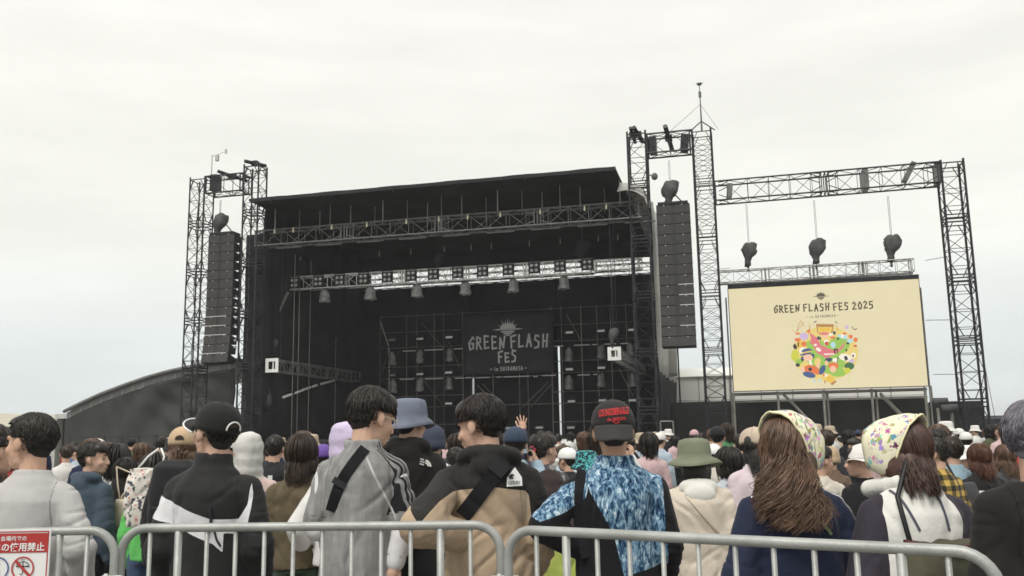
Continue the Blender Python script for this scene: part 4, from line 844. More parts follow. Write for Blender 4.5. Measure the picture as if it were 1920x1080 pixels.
def hairmat(name, c, rough=.42):
    if name in MATS: return MATS[name]
    m = mat(name, c, rough, vary=.35, scale=30, bump=.0, spec=.35); t = m.node_tree; b = t.nodes['Principled BSDF']
    geo = N(t, 'ShaderNodeNewGeometry'); mr = N(t, 'ShaderNodeMapRange'); mr.inputs[3].default_value = .70; mr.inputs[4].default_value = 1.35
    t.links.new(geo.outputs['Random Per Island'], mr.inputs[0]); src = b.inputs['Base Color'].links[0].from_socket
    sm = N(t, 'ShaderNodeVectorMath', operation='SCALE'); t.links.new(src, sm.inputs[0]); t.links.new(mr.outputs[0], sm.inputs['Scale']); t.links.new(sm.outputs[0], b.inputs['Base Color']); return m
HB = hairmat('black_hair', (.030,.026,.023)); HD = hairmat('dark_brown_hair', (.042,.030,.023)); HW = hairmat('brown_hair', (.125,.076,.050), .4); HR = hairmat('chestnut_hair', (.070,.038,.029), .38); HL = hairmat('lilac_grey_hair', (.17,.16,.19), .45)
SHOE = mat('shoe', (.05,.05,.055), .6, vary=.2); SHOEW = mat('white_shoe', (.6,.6,.58), .6, vary=.1)
# ---- skeleton of a 1.70 m figure facing +Y
class Fig:
    def __init__(s, lean=0, tilt=0, hy=0, hp=0, hr=0, w=1.0, sit=0, shrug=0):
        s.T = Matrix.Translation((0,0,.93)) @ Matrix.Rotation(R(-lean), 4, 'X') @ Matrix.Rotation(R(tilt), 4, 'Y') @ Matrix.Translation((0,0,-.93))
        s.w = w; nb = Vector((0,-.012,1.44)); s.H = s.T @ Matrix.Translation(nb) @ Matrix.Rotation(R(hy), 4, 'Z') @ Matrix.Rotation(R(lean*.6-hp), 4, 'X') @ Matrix.Rotation(R(hr), 4, 'Y') @ Matrix.Translation(Vector((0,.027,.144))) @ Matrix.Scale(1.07, 4)
        s.sh = [s.T @ Vector((sx*.158*w, 0, 1.325+shrug)) for sx in (-1, 1)]
        s.elb = [s.sh[i]+Vector(((-.040, .040)[i]*w, -.02, -.275)) for i in (0, 1)]
        s.wri = [s.elb[i]+Vector(((-.01, .01)[i], .06, -.25)) for i in (0, 1)]
    def arm(s, i, elb, wri): s.elb[i] = Vector(elb); s.wri[i] = Vector(wri); return s
    def h(s, *p): return s.H @ Vector(p)
    def t(s, *p): return s.T @ Vector(p)
    def ring(s, z, rx, ry, y=0, n=24, x=0): return [s.T @ Vector((x+rx*math.cos(a)*(1-.06*abs(math.sin(2*a))), y+ry*math.sin(a), z)) for a in [2*math.pi*k/n for k in range(n)]]
def hell(mb, f, c, r, rot=None, **k):                  # ellipsoid in head space
    Rm = f.H.to_3x3(); mb.ell(f.H @ Vector(c), r, Rm if rot is None else Rm @ rot, **k)
def hand(mb, w, d, nrm, side, curl=35, spread=6, scale=1.0, thumb=35):
    d = Vector(d).normalized(); n = Vector(nrm); n = (n-d*n.dot(d)).normalized(); x = d.cross(n)*side; w = Vector(w)  # x towards thumb
    def pt(a, b, c): return w+(d*a+x*b+n*c)*scale
    Rm = Matrix((x, d, n)).transposed()
    mb.ell(pt(.045, .0, 0), (.040*scale, .055*scale, .016*scale), Rm); mb.cap(pt(-.03, 0, 0), pt(.03, .0, 0), .026*scale, .027*scale)
    mb.cap(pt(.03, .024, .004), pt(.05, .02, .0), .02*scale, .016*scale)
    for i, (b, L, r_) in enumerate(((.030, .072, .0092), (.011, .080, .0095), (-.009, .075, .009), (-.027, .058, .0082))):
        p = pt(.088-.006*abs(i-1), b, 0); a = R(curl*.35); sp = R(spread*(1.4-i*.95)); seg = (.44, .31, .25); mb.cap(pt(.06, b*.9, 0), p, r_*1.15*scale, r_*1.1*scale, n=8)
        for j, f_ in enumerate(seg):
            dd = (d*math.cos(a)*math.cos(sp)+x*math.sin(sp)+n*math.sin(a)); q = p+dd*L*f_*scale; mb.cap(p, q, r_*(1-.08*j)*scale, r_*(1-.08*(j+1))*scale, n=8); p = q; a += R(curl*(.75 if j == 0 else .55))
    p = pt(.022, .030, .006); a = R(thumb)
    for j, (L, r_) in enumerate(((.042, .0115), (.034, .0100), (.026, .009))):
        dd = d*math.cos(a)+x*math.sin(a)+n*(.25+.15*j); dd.normalize(); q = p+dd*L*scale; mb.cap(p, q, r_*scale, r_*.92*scale, n=8); p = q; a -= R(12)
def head_mb(f, mb, ears=True):
    hell(mb, f, (0,-.014,.022), (.077,.097,.094)); hell(mb, f, (0,.024,-.03), (.064,.072,.088)); hell(mb, f, (0,.045,-.088), (.042,.042,.030)); hell(mb, f, (0,.015,-.075), (.056,.058,.045))
    for s in (-1, 1):
        hell(mb, f, (s*.035,.058,-.035), (.027,.027,.026))
        if ears:
            hell(mb, f, (s*.081,-.012,-.008), (.009,.021,.031), Matrix.Rotation(R(-s*22), 3, 'Z') @ Matrix.Rotation(R(12), 3, 'X')); hell(mb, f, (s*.079,.0,-.034), (.009,.012,.013))
    mb.cap(f.h(0,.088,.008), f.h(0,.108,-.036), .009, .0125); hell(mb, f, (0,.100,-.041), (.019,.013,.009)); mb.cap(f.h(-.036,.078,.020), f.h(.036,.078,.020), .012, .012); mb.cap(f.h(-.017,.087,-.066), f.h(.017,.087,-.066), .0085, .0085)
    mb.cap(f.h(-.013,.083,-.077), f.h(.013,.083,-.077), .0085, .0085)
    mb.cap(f.h(0,-.030,-.05), f.t(0,-.015,1.36), .054, .062)
def build_body(f, name, parent, voxh=.0055, voxb=.014, skin=None, face=False, hands=(None, None), legs=True):
    skin = skin or SKIN
    mb = MB(); head_mb(f, mb); hm = solid(mb, voxh, 2, .5)
    mb = MB(); w_ = f.w
    mb.loft([f.ring(z, rx*w_, ry) for z, rx, ry in ((.90,.145,.10), (1.05,.135,.095), (1.25,.14,.10), (1.34,.13,.08), (1.41,.07,.06))])
    for i in (0, 1):
        mb.cap(f.t((-.05, .05)[i], 0, 1.37), f.sh[i], .05, .050); mb.cap(f.sh[i], f.elb[i], .050, .040); mb.cap(f.elb[i], f.wri[i], .040, .027)
        sx = (-1, 1)[i]
        mb.cap((sx*.085*w_, 0, .92), (sx*.09*w_, .015, .50), .085, .055); mb.cap((sx*.09*w_, .015, .50), (sx*.095*w_, -.02, .09), .055, .036)
        mb.cap((sx*.095*w_, -.045, .045), (sx*.10*w_, .13, .03), .035, .026)
    bm_ = solid(mb, voxb, 3, .5); parts = [hm, bm_]
    for i, h_ in enumerate(hands):
        if h_ is None: continue
        mb = MB(); d = (f.wri[i]-f.elb[i]); hand(mb, f.wri[i]+d.normalized()*.01, h_.get('d', d), h_.get('n', (0, 1, 0)), h_.get('side', (1, -1)[i]), h_.get('curl', 35), h_.get('spread', 6)); parts.append(solid(mb, .0038, 2, .4))
    V = []; F = []
    for p in parts:
        o = len(V); c = co_of(p); V += [tuple(x) for x in c]; F += [tuple(j+o for j in q.vertices) for q in p.polygons]; bpy.data.meshes.remove(p)
    me = bpy.data.meshes.new('body'); me.from_pydata(V, [], F); fin(me, 'body', skin); o = link('body', me, parent)
    if face:
        for s in (-1, 1):
            mb = MB(); hell(mb, f, (s*.031,.082,-.004), (.013,.006,.0052)); mb.build('eye', EYE, o, True)
            mb = MB(); mb.tube([f.h(s*.014,.094,.021), f.h(s*.032,.091,.027), f.h(s*.050,.078,.021)], [.003, .0042, .002], 6); mb.build('eyebrow', HB, o, True)
        mb = MB(); mb.tube([f.h(-.022,.091,-.070), f.h(0,.099,-.070), f.h(.022,.091,-.070)], [.002, .005, .002], 6); mb.build('lips', LIP, o, True)
    return o
def build_top(f, name, parent, m, ease=.02, hem=.84, sleeves='long', vox=.010, amp=.012, seed=1, hood=None, collar=.0, flare=0, it=4, masks=None, extra=None, sl_ease=None, belly=0, kz=1.0, neck=1.455, thick=0, seam=True):
    mb = MB(); w_ = f.w; ease *= .86; e = ease; se = ease if sl_ease is None else sl_ease*.86
    mb.loft([f.ring(z, rx*w_+e+fl*flare, ry+e*1.0+fl*flare*.7, y, n=28) for z, rx, ry, y, fl in ((hem,.150,.108,0,1), (hem+.02,.152,.11,0,1), (1.0,.148,.108+belly,belly*.5,.6), (1.14,.152,.112+belly*.6,0,.2), (1.25,.158,.118,-.006,0), (1.31,.150,.110,-.014,0), (1.365,.118,.088,-.016,0), (1.405,.086,.070,-.014,0), (1.435,.068-e*.3,.063-e*.3,-.011,0), (neck+collar,.064-e*.3,.060-e*.3,-.010,0))])
    for i in (0, 1):
        mb.cap(f.t((-.055, .055)[i], -.010, 1.372), f.sh[i], .048+e*.45, .050+se*.55)
        if sleeves == 'none': continue
        lo = f.elb[i]; mb.cap(f.sh[i], lo if sleeves != 'short' else f.sh[i].lerp(lo, .86), .050+se*.62, .050+se*1.05)
        if sleeves == 'long':
            mb.cap(lo, f.wri[i].lerp(lo, .05), .050+se*1.15, .034+se*.9)
    if hood == 'down':
        for k in range(9):
            a = math.pi*(k/8); mb.ell(f.t(.100*math.cos(a)*1.05, -.045-.055*math.sin(a), 1.43+.022*math.sin(a)), (.048, .046, .038))
        mb.ell(f.t(0, -.115, 1.38), (.095, .045, .075))
    if hood == 'up':
        hell(mb, f, (0,-.022,.03), (.100,.116,.112)); hell(mb, f, (0,-.03,-.05), (.100,.106,.12)); hell(mb, f, (0,-.03,-.13), (.108,.105,.07)); hell(mb, f, (0,.02,.05), (.09,.09,.085)); mb.cap(f.h(0,-.03,-.1), f.t(0,-.02,1.38), .085, .10); hell(mb, f, (0,-.075,.085), (.065,.055,.05))
    if extra: extra(mb, f)
    me = solid(mb, vox, it, .5); folds(me, amp, seed, kz=kz)
    
    if vox < .0115 and seam:
        p = co_of(me); q = p@np.array(f.T.inverted().to_3x3()).T+np.array(f.T.inverted().translation); ax = np.abs(q[:,0])
        sm_ = np.where((q[:,2] > 1.17) & (q[:,2] < 1.43), .0024-np.abs(ax-(.135+.012*np.clip((1.34-q[:,2])/.12, -1, 1))), -.01); sm_ = np.maximum(sm_, .002-np.abs(q[:,2]-(hem+.04)))
        for i in (0, 1): tt, dd = sleeve_t(f, p, i); sm_ = np.maximum(sm_, np.where(dd < .13, .010-np.abs(tt-(1.80 if sleeves == 'long' else .80)), -.01)*.25)
        setmask(me, 'seam', sm_)
    if masks:
        p = co_of(me); q = p@np.array(f.T.inverted().to_3x3()).T+np.array(f.T.inverted().translation)
        for nm_, fn in masks: setmask(me, nm_, fn(q, p))
    fin(me, name, m); return link(name, me, parent)
def build_legs(f, parent, m, kind='trousers', ease=.018, vox=.014, amp=.01, seed=3, name=None, shoes=None):
    mb = MB(); w_ = f.w; e = ease
    mb.loft([[Vector((rx*w_*math.cos(a)+e*math.cos(a), (ry+e)*math.sin(a), z)) for a in [2*math.pi*k/24 for k in range(24)]] for z, rx, ry in ((.82,.150,.110), (.93,.146,.106), (1.02,.138,.1))])
    for sx in (-1, 1):
        if kind == 'trousers': mb.cap((sx*.082*w_, 0, .86), (sx*.092*w_, .015, .50), .085+e, .062+e*1.4); mb.cap((sx*.092*w_, .015, .50), (sx*.097*w_, -.01, .09), .062+e*1.4, .052+e*1.5)
        elif kind == 'shorts': mb.cap((sx*.082*w_, 0, .86), (sx*.095*w_, .01, .62), .088+e, .085+e)
    if kind == 'skirt': mb.loft([[Vector(((.15+k2)*math.cos(a), (.115+k2)*math.sin(a), z)) for a in [2*math.pi*k/24 for k in range(24)]] for z, k2 in ((.30,.12), (.6,.06), (.88,.0), (.98,-.01))])
    me = solid(mb, vox, 3, .5); folds(me, amp, seed, armmask=False); nm_ = name or ('skirt' if kind == 'skirt' else 'trousers' if kind == 'trousers' else 'shorts'); fin(me, nm_, m); link(nm_, me, parent)
    if shoes is not False:
        for sx in (-1, 1):
            mb = MB(); mb.cap((sx*.097*w_, -.05, .05), (sx*.105*w_, .14, .035), .047, .036); mb.box((sx*.10*w_, .045, .012), (.088, .27, .022)); fin(me := solid(mb, .008, 2), 'shoe', shoes or SHOE); link('shoe', me, parent)
# ---- hair: a cap of base hair plus tapered locks that follow the skull
def build_hair(f, parent, m, style='short', n=420, seed=1, vol=.012, length=.06, vox=.007, covered=False, wave=0, back=None, ends=1.30, name='hair', hide=None, drift=0, front=.045):
    rr = random.Random(seed); mb = MB(); v = vol
    hell(mb, f, (0,-.018,.030), (.080+v,.098+v,.091+v*1.5))
    if style == 'short': hell(mb, f, (0,-.060,-.030), (.052+v*.3,.034+v*.5,.046)); hell(mb, f, (0,.040,.070), (.066+v,.050+v,.044+v))
    else:
        hell(mb, f, (0,-.045,-.06), (.080+v,.065+v,.10)); hell(mb, f, (0,.03,.07), (.066+v,.055,.045+v))
        for s in (-1, 1): hell(mb, f, (s*.070,.0,-.05), (.022+v,.05,.085))
    # hair must not cover the face: cut what lies in front
    me = solid(mb, vox, 3, .5); bm = bmesh.new(); bm.from_mesh(me); Hi = f.H.inverted(); dead = []
    for x in bm.verts:
        p = Hi @ x.co
        if style == 'short': bad = (p.y > .035 and p.z < front) or (abs(p.x) > .052 and p.y > -.042 and p.z < .016) or (p.z < -.075+.0*p.y) or (p.y > -.005 and p.z < -.01)
        else: bad = (p.y > .045 and p.z < .045 and abs(p.x) < .085) or (p.z < -.14)
        if hide is not None and p.y > hide*.09-.03+(.10-p.z)*.42: bad = True
        if bad: dead.append(x)
    bmesh.ops.delete(bm, geom=dead, context='VERTS'); bm.to_mesh(me); bm.free()
    B = MB(); B.v = [tuple(x) for x in co_of(me)]; B.f = [tuple(q.vertices) for q in me.polygons]; B.mi = [0]*len(B.f); bpy.data.meshes.remove(me)
    CLP = [(rr.gauss(0, 1), rr.uniform(0, 6.28), rr.uniform(-1, 1)) for _ in range(400)]
    crown = Vector((.01*(1 if seed % 2 else -1), -.045, 1)).normalized(); RX = Vector((.081+v*.8, .100+v*.8, .094+v*1.3)); C = Vector((0,-.018,.027)); down = f.H.to_3x3().inverted() @ Vector((0,0,-1))
    for k in range(n):
        for _ in range(30):
            d = Vector((rr.gauss(0,1), rr.gauss(0,1), rr.gauss(0,1))).normalized()
            if covered and d.z > .05: continue
            if style == 'short':
                if d.z < -.62 or (d.y > .25 and d.z < front*9) or (d.y > -.1 and d.z < -.05): continue
            else:
                if d.z < -.35 or (d.y > .35 and d.z < .35) or (hide is not None and d.y > hide-.25+(.95-d.z)*.42): continue
            break
        p = Vector((C.x+d.x*RX.x, C.y+d.y*RX.y, C.z+d.z*RX.z)); flow = d-crown*d.dot(crown)
        if flow.length < .05: flow = Vector((rr.uniform(-1,1), rr.uniform(-1,1), 0))
        flow.normalize(); pts = []; nseg = 6 if style == 'short' else (14 if back is not None else 8)
        L = length*rr.uniform(.5, 1.2)*(1 if d.z > .35 or style != 'short' else .62 if d.z > -.1 else .36)
        lift = rr.uniform(-.04, .15 if style == 'short' else .05); ph = rr.uniform(0, 6.28); jit = Vector((rr.gauss(0,.22), rr.gauss(0,.22), rr.gauss(0,.16)))
        if style == 'short':
            for i in range(nseg+1):
                pts.append(f.H @ p); q = Vector(((p.x-C.x)/RX.x, (p.y-C.y)/RX.y, (p.z-C.z)/RX.z)); nrm = Vector((q.x/RX.x, q.y/RX.y, q.z/RX.z)).normalized()
                fl = flow+jit-nrm*(flow+jit).dot(nrm); fl = fl.normalized()+nrm*lift+down*.25*(i/nseg)
                nx_ = p+fl.normalized()*L/nseg
                if (nx_.y > -.046 and nx_.z < .018 and abs(nx_.x) > .045) or nx_.z < -.088: nx_ = p+nrm*.001
                p = nx_
                flow = (flow*.75+down*.25)
            rad = [(.0036 if n > 900 else .0058)*(1-i/(nseg+.3))**.6*rr.uniform(.8, 1.1)+.0006 for i in range(nseg+1)]
        else:
            P_ = f.H @ p; ck = int((math.atan2(d.x, -d.y)+3.2)*9)*7+int((d.z+1)*4.5); co_, cph, cl = CLP[ck % 400]; tgt_z = ends+.05+(cl*.06+rr.uniform(-.035, .035))*(1 if back is not None else .45)
            tot = max(P_.z-tgt_z, .03)+.03; st = tot/nseg; cur = P_.copy(); pl = p.copy(); offx = (co_*.9+rr.gauss(0, .28))*(.055 if wave > .015 else .016)
            for i in range(nseg+1):
                q_ = cur.copy()
                if wave: ph2 = cph+ph*.05; q_ += Vector((math.sin(i*1.05+ph2), .6*math.cos(i*1.05+ph2), 0))*wave*.85*(i/nseg)**1.5
                pts.append(q_)
                pl = Hi @ cur; q = Vector(((pl.x-C.x)/(RX.x*1.04), (pl.y-C.y)/(RX.y*1.04), (pl.z-C.z)/(RX.z*1.02)))
                g = Vector((offx/nseg*1.2, 0, -1))
                if pl.z > -.035:                     # on the skull: slide along it
                    nrm = Vector((q.x/RX.x, q.y/RX.y, q.z/RX.z)).normalized(); fl = (flow*.9+down*.6); fl = fl-nrm*fl.dot(nrm)
                    fl.normalize(); nx_ = pl+fl*st; q2 = Vector(((nx_.x-C.x)/RX.x, (nx_.y-C.y)/RX.y, (nx_.z-C.z)/RX.z)); k2 = q2.length
                    if k2 < 1.02: nx_ = Vector((C.x+q2.x/k2*1.02*RX.x, C.y+q2.y/k2*1.02*RX.y, C.z+q2.z/k2*1.02*RX.z))
                    cur = f.H @ nx_
                else:
                    cur = cur+g.normalized()*st; cur.x += (f.H.translation.x+drift-cur.x)*(.035 if wave < .015 else .05)
                    if back is not None and cur.y < f.H.translation.y+.05: cur.y += max(-st*.75, min(0, back(cur)-cur.y)); cur.x += offx*.10
            rw = .0030 if back is not None else (.0036 if n > 900 else .0072)
            rad = [rw*(1-.85*(i/nseg)**2.2)*rr.uniform(.85, 1.1)+.0005 for i in range(nseg+1)]
        B.tube(pts, rad, 3)
    return B.build(name, m, parent, True)
# ---- hats (head space)
def shell(f, rings, th=.004):                          # rings of head-space points, lofted, given thickness
    mb = MB(); mb.sheet([[f.H @ Vector(p) for p in r_+[r_[0]]] for r_ in rings], th); return mb
def cap_hat(f, parent, m, yaw=0, brim=True, m2=None, rim=None, hole=False, size=1.0, tiltx=0, drop=0, droop=0):
    mb = MB(); Q = Matrix.Rotation(R(yaw), 3, 'Z') @ Matrix.Rotation(R(tiltx), 3, 'X'); c = Vector((0,-.016,.034-drop)); rx, ry, rz = .092*size, .112*size, .098*size
    n = 32; rings = []
    for t in (-12, 0, 15, 30, 45, 60, 74, 84, 89.5):
        rings.append([c+Q @ Vector((rx*math.cos(R(t))**.85*math.cos(2*math.pi*k/n), ry*math.cos(R(t))**.85*math.sin(2*math.pi*k/n), rz*math.sin(R(t)))) for k in range(n)])
    dome = MB(); Gd = [[f.H @ p for p in r_+[r_[0]]] for r_ in rings]
    if hole:                                            # strap opening opposite the brim
        dome.sheet(Gd, .004)
    else: dome.sheet(Gd, .004)
    dome.ell(f.H @ (c+Q @ Vector((0,0,rz+.003))), (.009,.009,.006), f.H.to_3x3()); o = dome.build('cap', m, parent, True)
    if brim:
        b = MB(); g = []
        for i in range(7):
            fr = i/6; row = []
            for k in range(17):
                a = R(90-62+124*k/16); s_ = abs(k-8)/8; e0 = .075*(1-s_**2.6)*fr; ext = e0*math.cos(R(droop)); dz = -e0*math.sin(R(droop))
                row.append(f.H @ (c+Q @ Vector(((rx+.002+ext*.6)*math.cos(a), (ry+.002)*math.sin(a)+ext, rz*math.sin(R(-11))-.022*fr*(1-.9*math.sin(a)**6)-.015*fr*(s_**2)+.006+dz))))
            g.append(row)
        b.sheet(g, .005); b.build('cap_brim', m2 or m, o, True)
        if rim:
            b = MB(); b.tube([p+Vector((0,0,.001)) for p in g[-1]], .0045, 6); b.build('brim_edge', rim, o, True)
    if hole:
        b = MB(); pts = [f.H @ (c+Q @ Vector((.030*math.cos(a), -ry*1.01, .012+.030*math.sin(a)))) for a in [math.pi*k/12 for k in range(13)]]
        b.add([p+f.H.to_3x3() @ Q @ Vector((0,-.004,0)) for p in pts], [tuple(range(13))]); b.build('strap_opening', HD, o)
        if rim: 
            b = MB(); b.tube([f.H @ (c+Q @ Vector((.034*math.cos(a), -ry*1.02-.002, .004+.034*math.sin(a)))) for a in [math.pi*k/14-.1 for k in range(16)]], .004, 6); b.build('cap_piping', rim, o, True)
    return o
def bucket_hat(f, parent, m, size=1.0, brim=.055, m2=None, tilt=0, drop=.0, yaw=0):
    Q = Matrix.Rotation(R(yaw), 3, 'Z') @ Matrix.Rotation(R(tilt), 3, 'X'); n = 36; rings = []
    prof = [(.105+brim*.85, -.050), (.105+brim*.45, -.028), (.101, .0), (.100, .02), (.094, .075), (.086, .095), (.060, .103), (.002, .105)]
    for r_, z in prof:
        rings.append([Q @ Vector((r_*size*.93*math.cos(a), r_*size*1.08*math.sin(a)-.016, (z+.012*math.sin(2*a+1)*(1 if z < -.02 else 0))*size+.028-drop)) for a in [2*math.pi*k/n for k in range(n)]])
    return shell(f, rings, .005).build('bucket_hat', m, parent, True)
def beanie(f, parent, m, size=1.0):
    n = 36; rings = []
    for r_, z in ((.098, -.045), (.102, -.02), (.101, .012), (.098, .016), (.099, .04), (.094, .07), (.080, .105), (.055, .128), (.025, .138), (.002, .14)):
        rings.append([Vector((r_*size*.94*math.cos(a)*(1+.008*math.cos(18*a)), r_*size*1.10*math.sin(a)*(1+.008*math.cos(18*a))-.016, z*size+.0)) for a in [2*math.pi*k/n for k in range(n)]])
    return shell(f, rings, .006).build('beanie', m, parent, True)
def scarf_hood(f, parent, m, edge):                      # cloth bonnet open at the back
    mb = MB(); g = []
    for j in range(13):
        y = .114-.19*j/12; row = []; k_ = math.sqrt(max(0, 1-((y+.012)/.175)**2)); kk = max(k_, .45)
        for i in range(29):
            a = R(-46+272*i/28); rx, rz = .113*kk, .130*kk
            x, z = rx*math.cos(a), rz*math.sin(a)+.018
            if z < .0: x *= 1+.12*(-z)/.1; z *= 1.28
            yy = y-.045*(j/12)+(.145-z)*.52*(j/12)**1.2
            w_ = (1-.085*(j/12)**3)*1+.016*math.sin(7*a+j*.7)+.012*math.sin(13*a-j*1.1)
            row.append(f.H @ Vector((x*w_, yy, z*w_)))
        g.append(row)
    mb.sheet(g, -.006); o = mb.build('head_scarf', m, parent, True)
    b = MB(); b.tube(g[-1], .0045, 6); b.build('scarf_edge', edge, o, True)
    b = MB(); b.cap(f.h(.0,.075,-.125), f.h(.012,.09,-.15), .016, .010); b.cap(f.h(0,.07,-.12), f.h(-.03,.085,-.17), .010, .014); b.build('scarf_knot', m, o, True); return o
def strap(f, parent, pts, wid, m, th=.006, name='strap', nrm=None):
    mb = MB(); P_ = [Vector(p) for p in pts]; g = []
    for i, p in enumerate(P_):
        d = P_[min(i+1, len(P_)-1)]-P_[max(i-1, 0)]; n_ = Vector(nrm(p)) if nrm else Vector((0,-1,0)); s_ = d.cross(n_).normalized()*wid/2; g.append([p-s_, p+s_])
    mb.sheet(g, th); return mb.build(name, m, parent, False)
def surf_y(o, x, z, y0=-1.0, dy=1.0):                    # point of a garment hit from behind
    me = o.data; from mathutils.bvhtree import BVHTree
    if '_bvh' not in CACHE or CACHE['_o'] is not me: CACHE['_bvh'] = BVHTree.FromPolygons([v.co for v in me.vertices], [p.vertices for p in me.polygons]); CACHE['_o'] = me
    h_ = CACHE['_bvh'].ray_cast(Vector((x, y0, z)), Vector((0, dy, 0))); return h_[0], h_[1]
CACHE = {}
def on_back(o, pts, off=.006, n=24):                      # polyline (x,z) laid on the back of a garment
    out_ = []
    for (x0, z0), (x1, z1) in zip(pts, pts[1:]):
        for i in range(n+1 if (x1, z1) == pts[-1] else n):
            x, z = x0+(x1-x0)*i/n, z0+(z1-z0)*i/n; h_, nn = surf_y(o, x, z)
            if h_ is not None: out_.append(h_+nn*off)
    return out_
def back_strap(o, parent, pts, wid, m, name='strap', th=.006, off=.004):
    P_ = on_back(o, pts, off)
    if len(P_) < 2: return
    P_ = [sum((P_[max(0, min(len(P_)-1, i+k))] for k in (-2,-1,0,1,2)), Vector())/5 for i in range(len(P_))]
    return strap(None, parent, P_, wid, m, th, name)
def place(root, f, px, ytop, d, yaw=0, hat=.0):
    top = f.H @ Vector((0,-.015,.118+hat)); g = at(px, ytop, d); s = g.z/top.z; root.scale = (s, s, s); root.rotation_euler = (0, 0, R(yaw))
    o = Matrix.Rotation(R(yaw), 3, 'Z') @ Vector((top.x, top.y, 0))*s; root.location = (g.x-o.x, d-o.y, 0); PL.append((root.name, round(s*1.7, 2)))
    return root
PL = []
def person(label, group=None): return thing('person', label, 'person', group=group)
# ================================================================== barriers
def rail_d(px, py, z=1.12): h = 818-.0175*(px-960); return (CAMZ-z)*FPX/(py-h)
def barrier(label, A, B, zt=1.12):
    A, B = Vector((A[0], A[1], 0)), Vector((B[0], B[1], 0)); d = (B-A); L = d.length; d.normalize(); nrm = Vector((d.y, -d.x, 0))
    t = thing('crowd_barrier', label, 'barrier', A, 0, 'steel crowd barriers'); r_ = .10; mb = MB()
    def q(s, z): return d*s+Vector((0,0,z))
    pts = [q(0, .22)]+[q(r_-r_*math.cos(a), zt-r_+r_*math.sin(a)) for a in np.linspace(0, math.pi/2, 8)]+[q(L-r_+r_*math.sin(a), zt-r_+r_*math.cos(a)) for a in np.linspace(0, math.pi/2, 8)]+[q(L, .22)]
    pts = [q(0, .22), q(0, .5)]+pts[1:-1]+[q(L, .5), q(L, .22)]
    mb.tube(pts, .0168, 12); mb.bar(q(0, .22), q(L, .22), .0165, 10); mb.build('frame', M['galv'], t, True)
    for i in range(1, 13):
        s_ = L*i/13; th = .0145 if i in (2, 11) else .0085; mb = MB(); mb.bar(q(s_, .22), q(s_, zt-.012), th, 10); mb.build('bar', M['galv'], t, True)
    for i in (2, 11):
        s_ = L*i/13; mb = MB(); mb.tube([q(s_, .22), q(s_, .06)+nrm*.0, q(s_, .03)+nrm*.05, q(s_, .015)+nrm*.30], .016, 8); mb.tube([q(s_, .06), q(s_, .03)-nrm*.05, q(s_, .015)-nrm*.30], .016, 8); mb.build('foot', M['galv'], t, True)
    for s_, k in ((0, -1), (L, 1)):
        mb = MB(); mb.bar(q(s_, .78), q(s_, .83), .022, 10); mb.bar(q(s_, .55), q(s_, .60), .022, 10); mb.build('collar', M['black_steel'], t, True)
    return t
def gp(px, py): dd = rail_d(px, py); p = at(px, py, dd); return (p.x, p.y)
barrier('galvanised barrier in the middle with the black and beige jacket man leaning on it', gp(230, 984), gp(938, 977))
barrier('galvanised crowd barrier on the right, slanting towards the viewer', gp(952, 985), gp(1868, 1026))
b3 = gp(218, 987); b3l = gp(-480, 1003); barrier('galvanised crowd barrier at the left edge carrying the red and white umbrella notice', b3l, b3)
for (pa, pb, lab) in (((938, 977), (952, 985), 'white plastic clip joining the middle and right barriers'), ((218, 987), (230, 984), 'white plastic clip joining the left and middle barriers')):
    a_, b_ = gp(*pa), gp(*pb); t = thing('barrier_clip', lab, 'clip', ((a_[0]+b_[0])/2, (a_[1]+b_[1])/2-.0, .80)); mb = MB()
    mb.box((0, -.045, .135), (abs(b_[0]-a_[0])+.07, .012, .035)); mb.box((-.02, -.052, .135), (.012, .01, .05)); mb.build('clip_band', M['white'], t); mb = MB(); mb.bar((-.03, -.05, .13), (-.10, -.05, .09), .006, 6); mb.build('tie_end', M['white'], t)
# notice on the left barrier
sy = lambda px: gp(px, 990)[1]
SGY = min(gp(-40, 990)[1], gp(95, 990)[1])-.035; p0 = at(25, 1000, SGY); t = thing('notice_board', 'white and red notice about umbrellas tied to the left barrier', 'sign', (p0.x, SGY, .6)); W_, H_ = .288, .407; zt = at(25, 993, SGY).z-.6
red = mat('sign_red', rgb(176, 60, 58), .5, vary=.06); wht = mat('sign_white', (.80,.80,.80), .45, vary=.03); sbl = mat('sign_blue', rgb(70, 84, 140), .5, vary=0); sdk = mat('sign_black', (.03,.03,.035), .5, vary=0)
mb = MB(); mb.box((0, 0, zt-H_/2), (W_, .005, H_)); mb.build('board', wht, t)
def sg_(x, z, y=-.0045): return Vector((x, y, zt+z))
mb = MB(); b = .004
for (x0, x1, z0, z1) in ((-W_/2+.006, W_/2-.006, -.010, -.006), (-W_/2+.006, W_/2-.006, -H_+.006, -H_+.010), (-W_/2+.006, -W_/2+.010, -H_+.01, -.010), (W_/2-.010, W_/2-.006, -H_+.01, -.010)): mb.add([sg_(x0, z0), sg_(x1, z0), sg_(x1, z1), sg_(x0, z1)], [(0,1,2,3)])
mb.build('border', red, t)
mb = MB(); mb.add([sg_(-W_/2+.010, -.085), sg_(W_/2-.010, -.085), sg_(W_/2-.010, -.014), sg_(-W_/2+.010, -.014)], [(0,1,2,3)]); mb.build('heading_panel', red, t)
mb = MB(); text_into(mb, '会場内での', lambda x, y: sg_(.006+x, -.032+y, -.006), wid=.098, bold=.012); mb.build('lettering', wht, t)
mb = MB(); text_into(mb, '日傘の使用禁止', lambda x, y: sg_(.012+x, -.064+y, -.006), wid=.225, bold=.022); mb.build('lettering', wht, t)
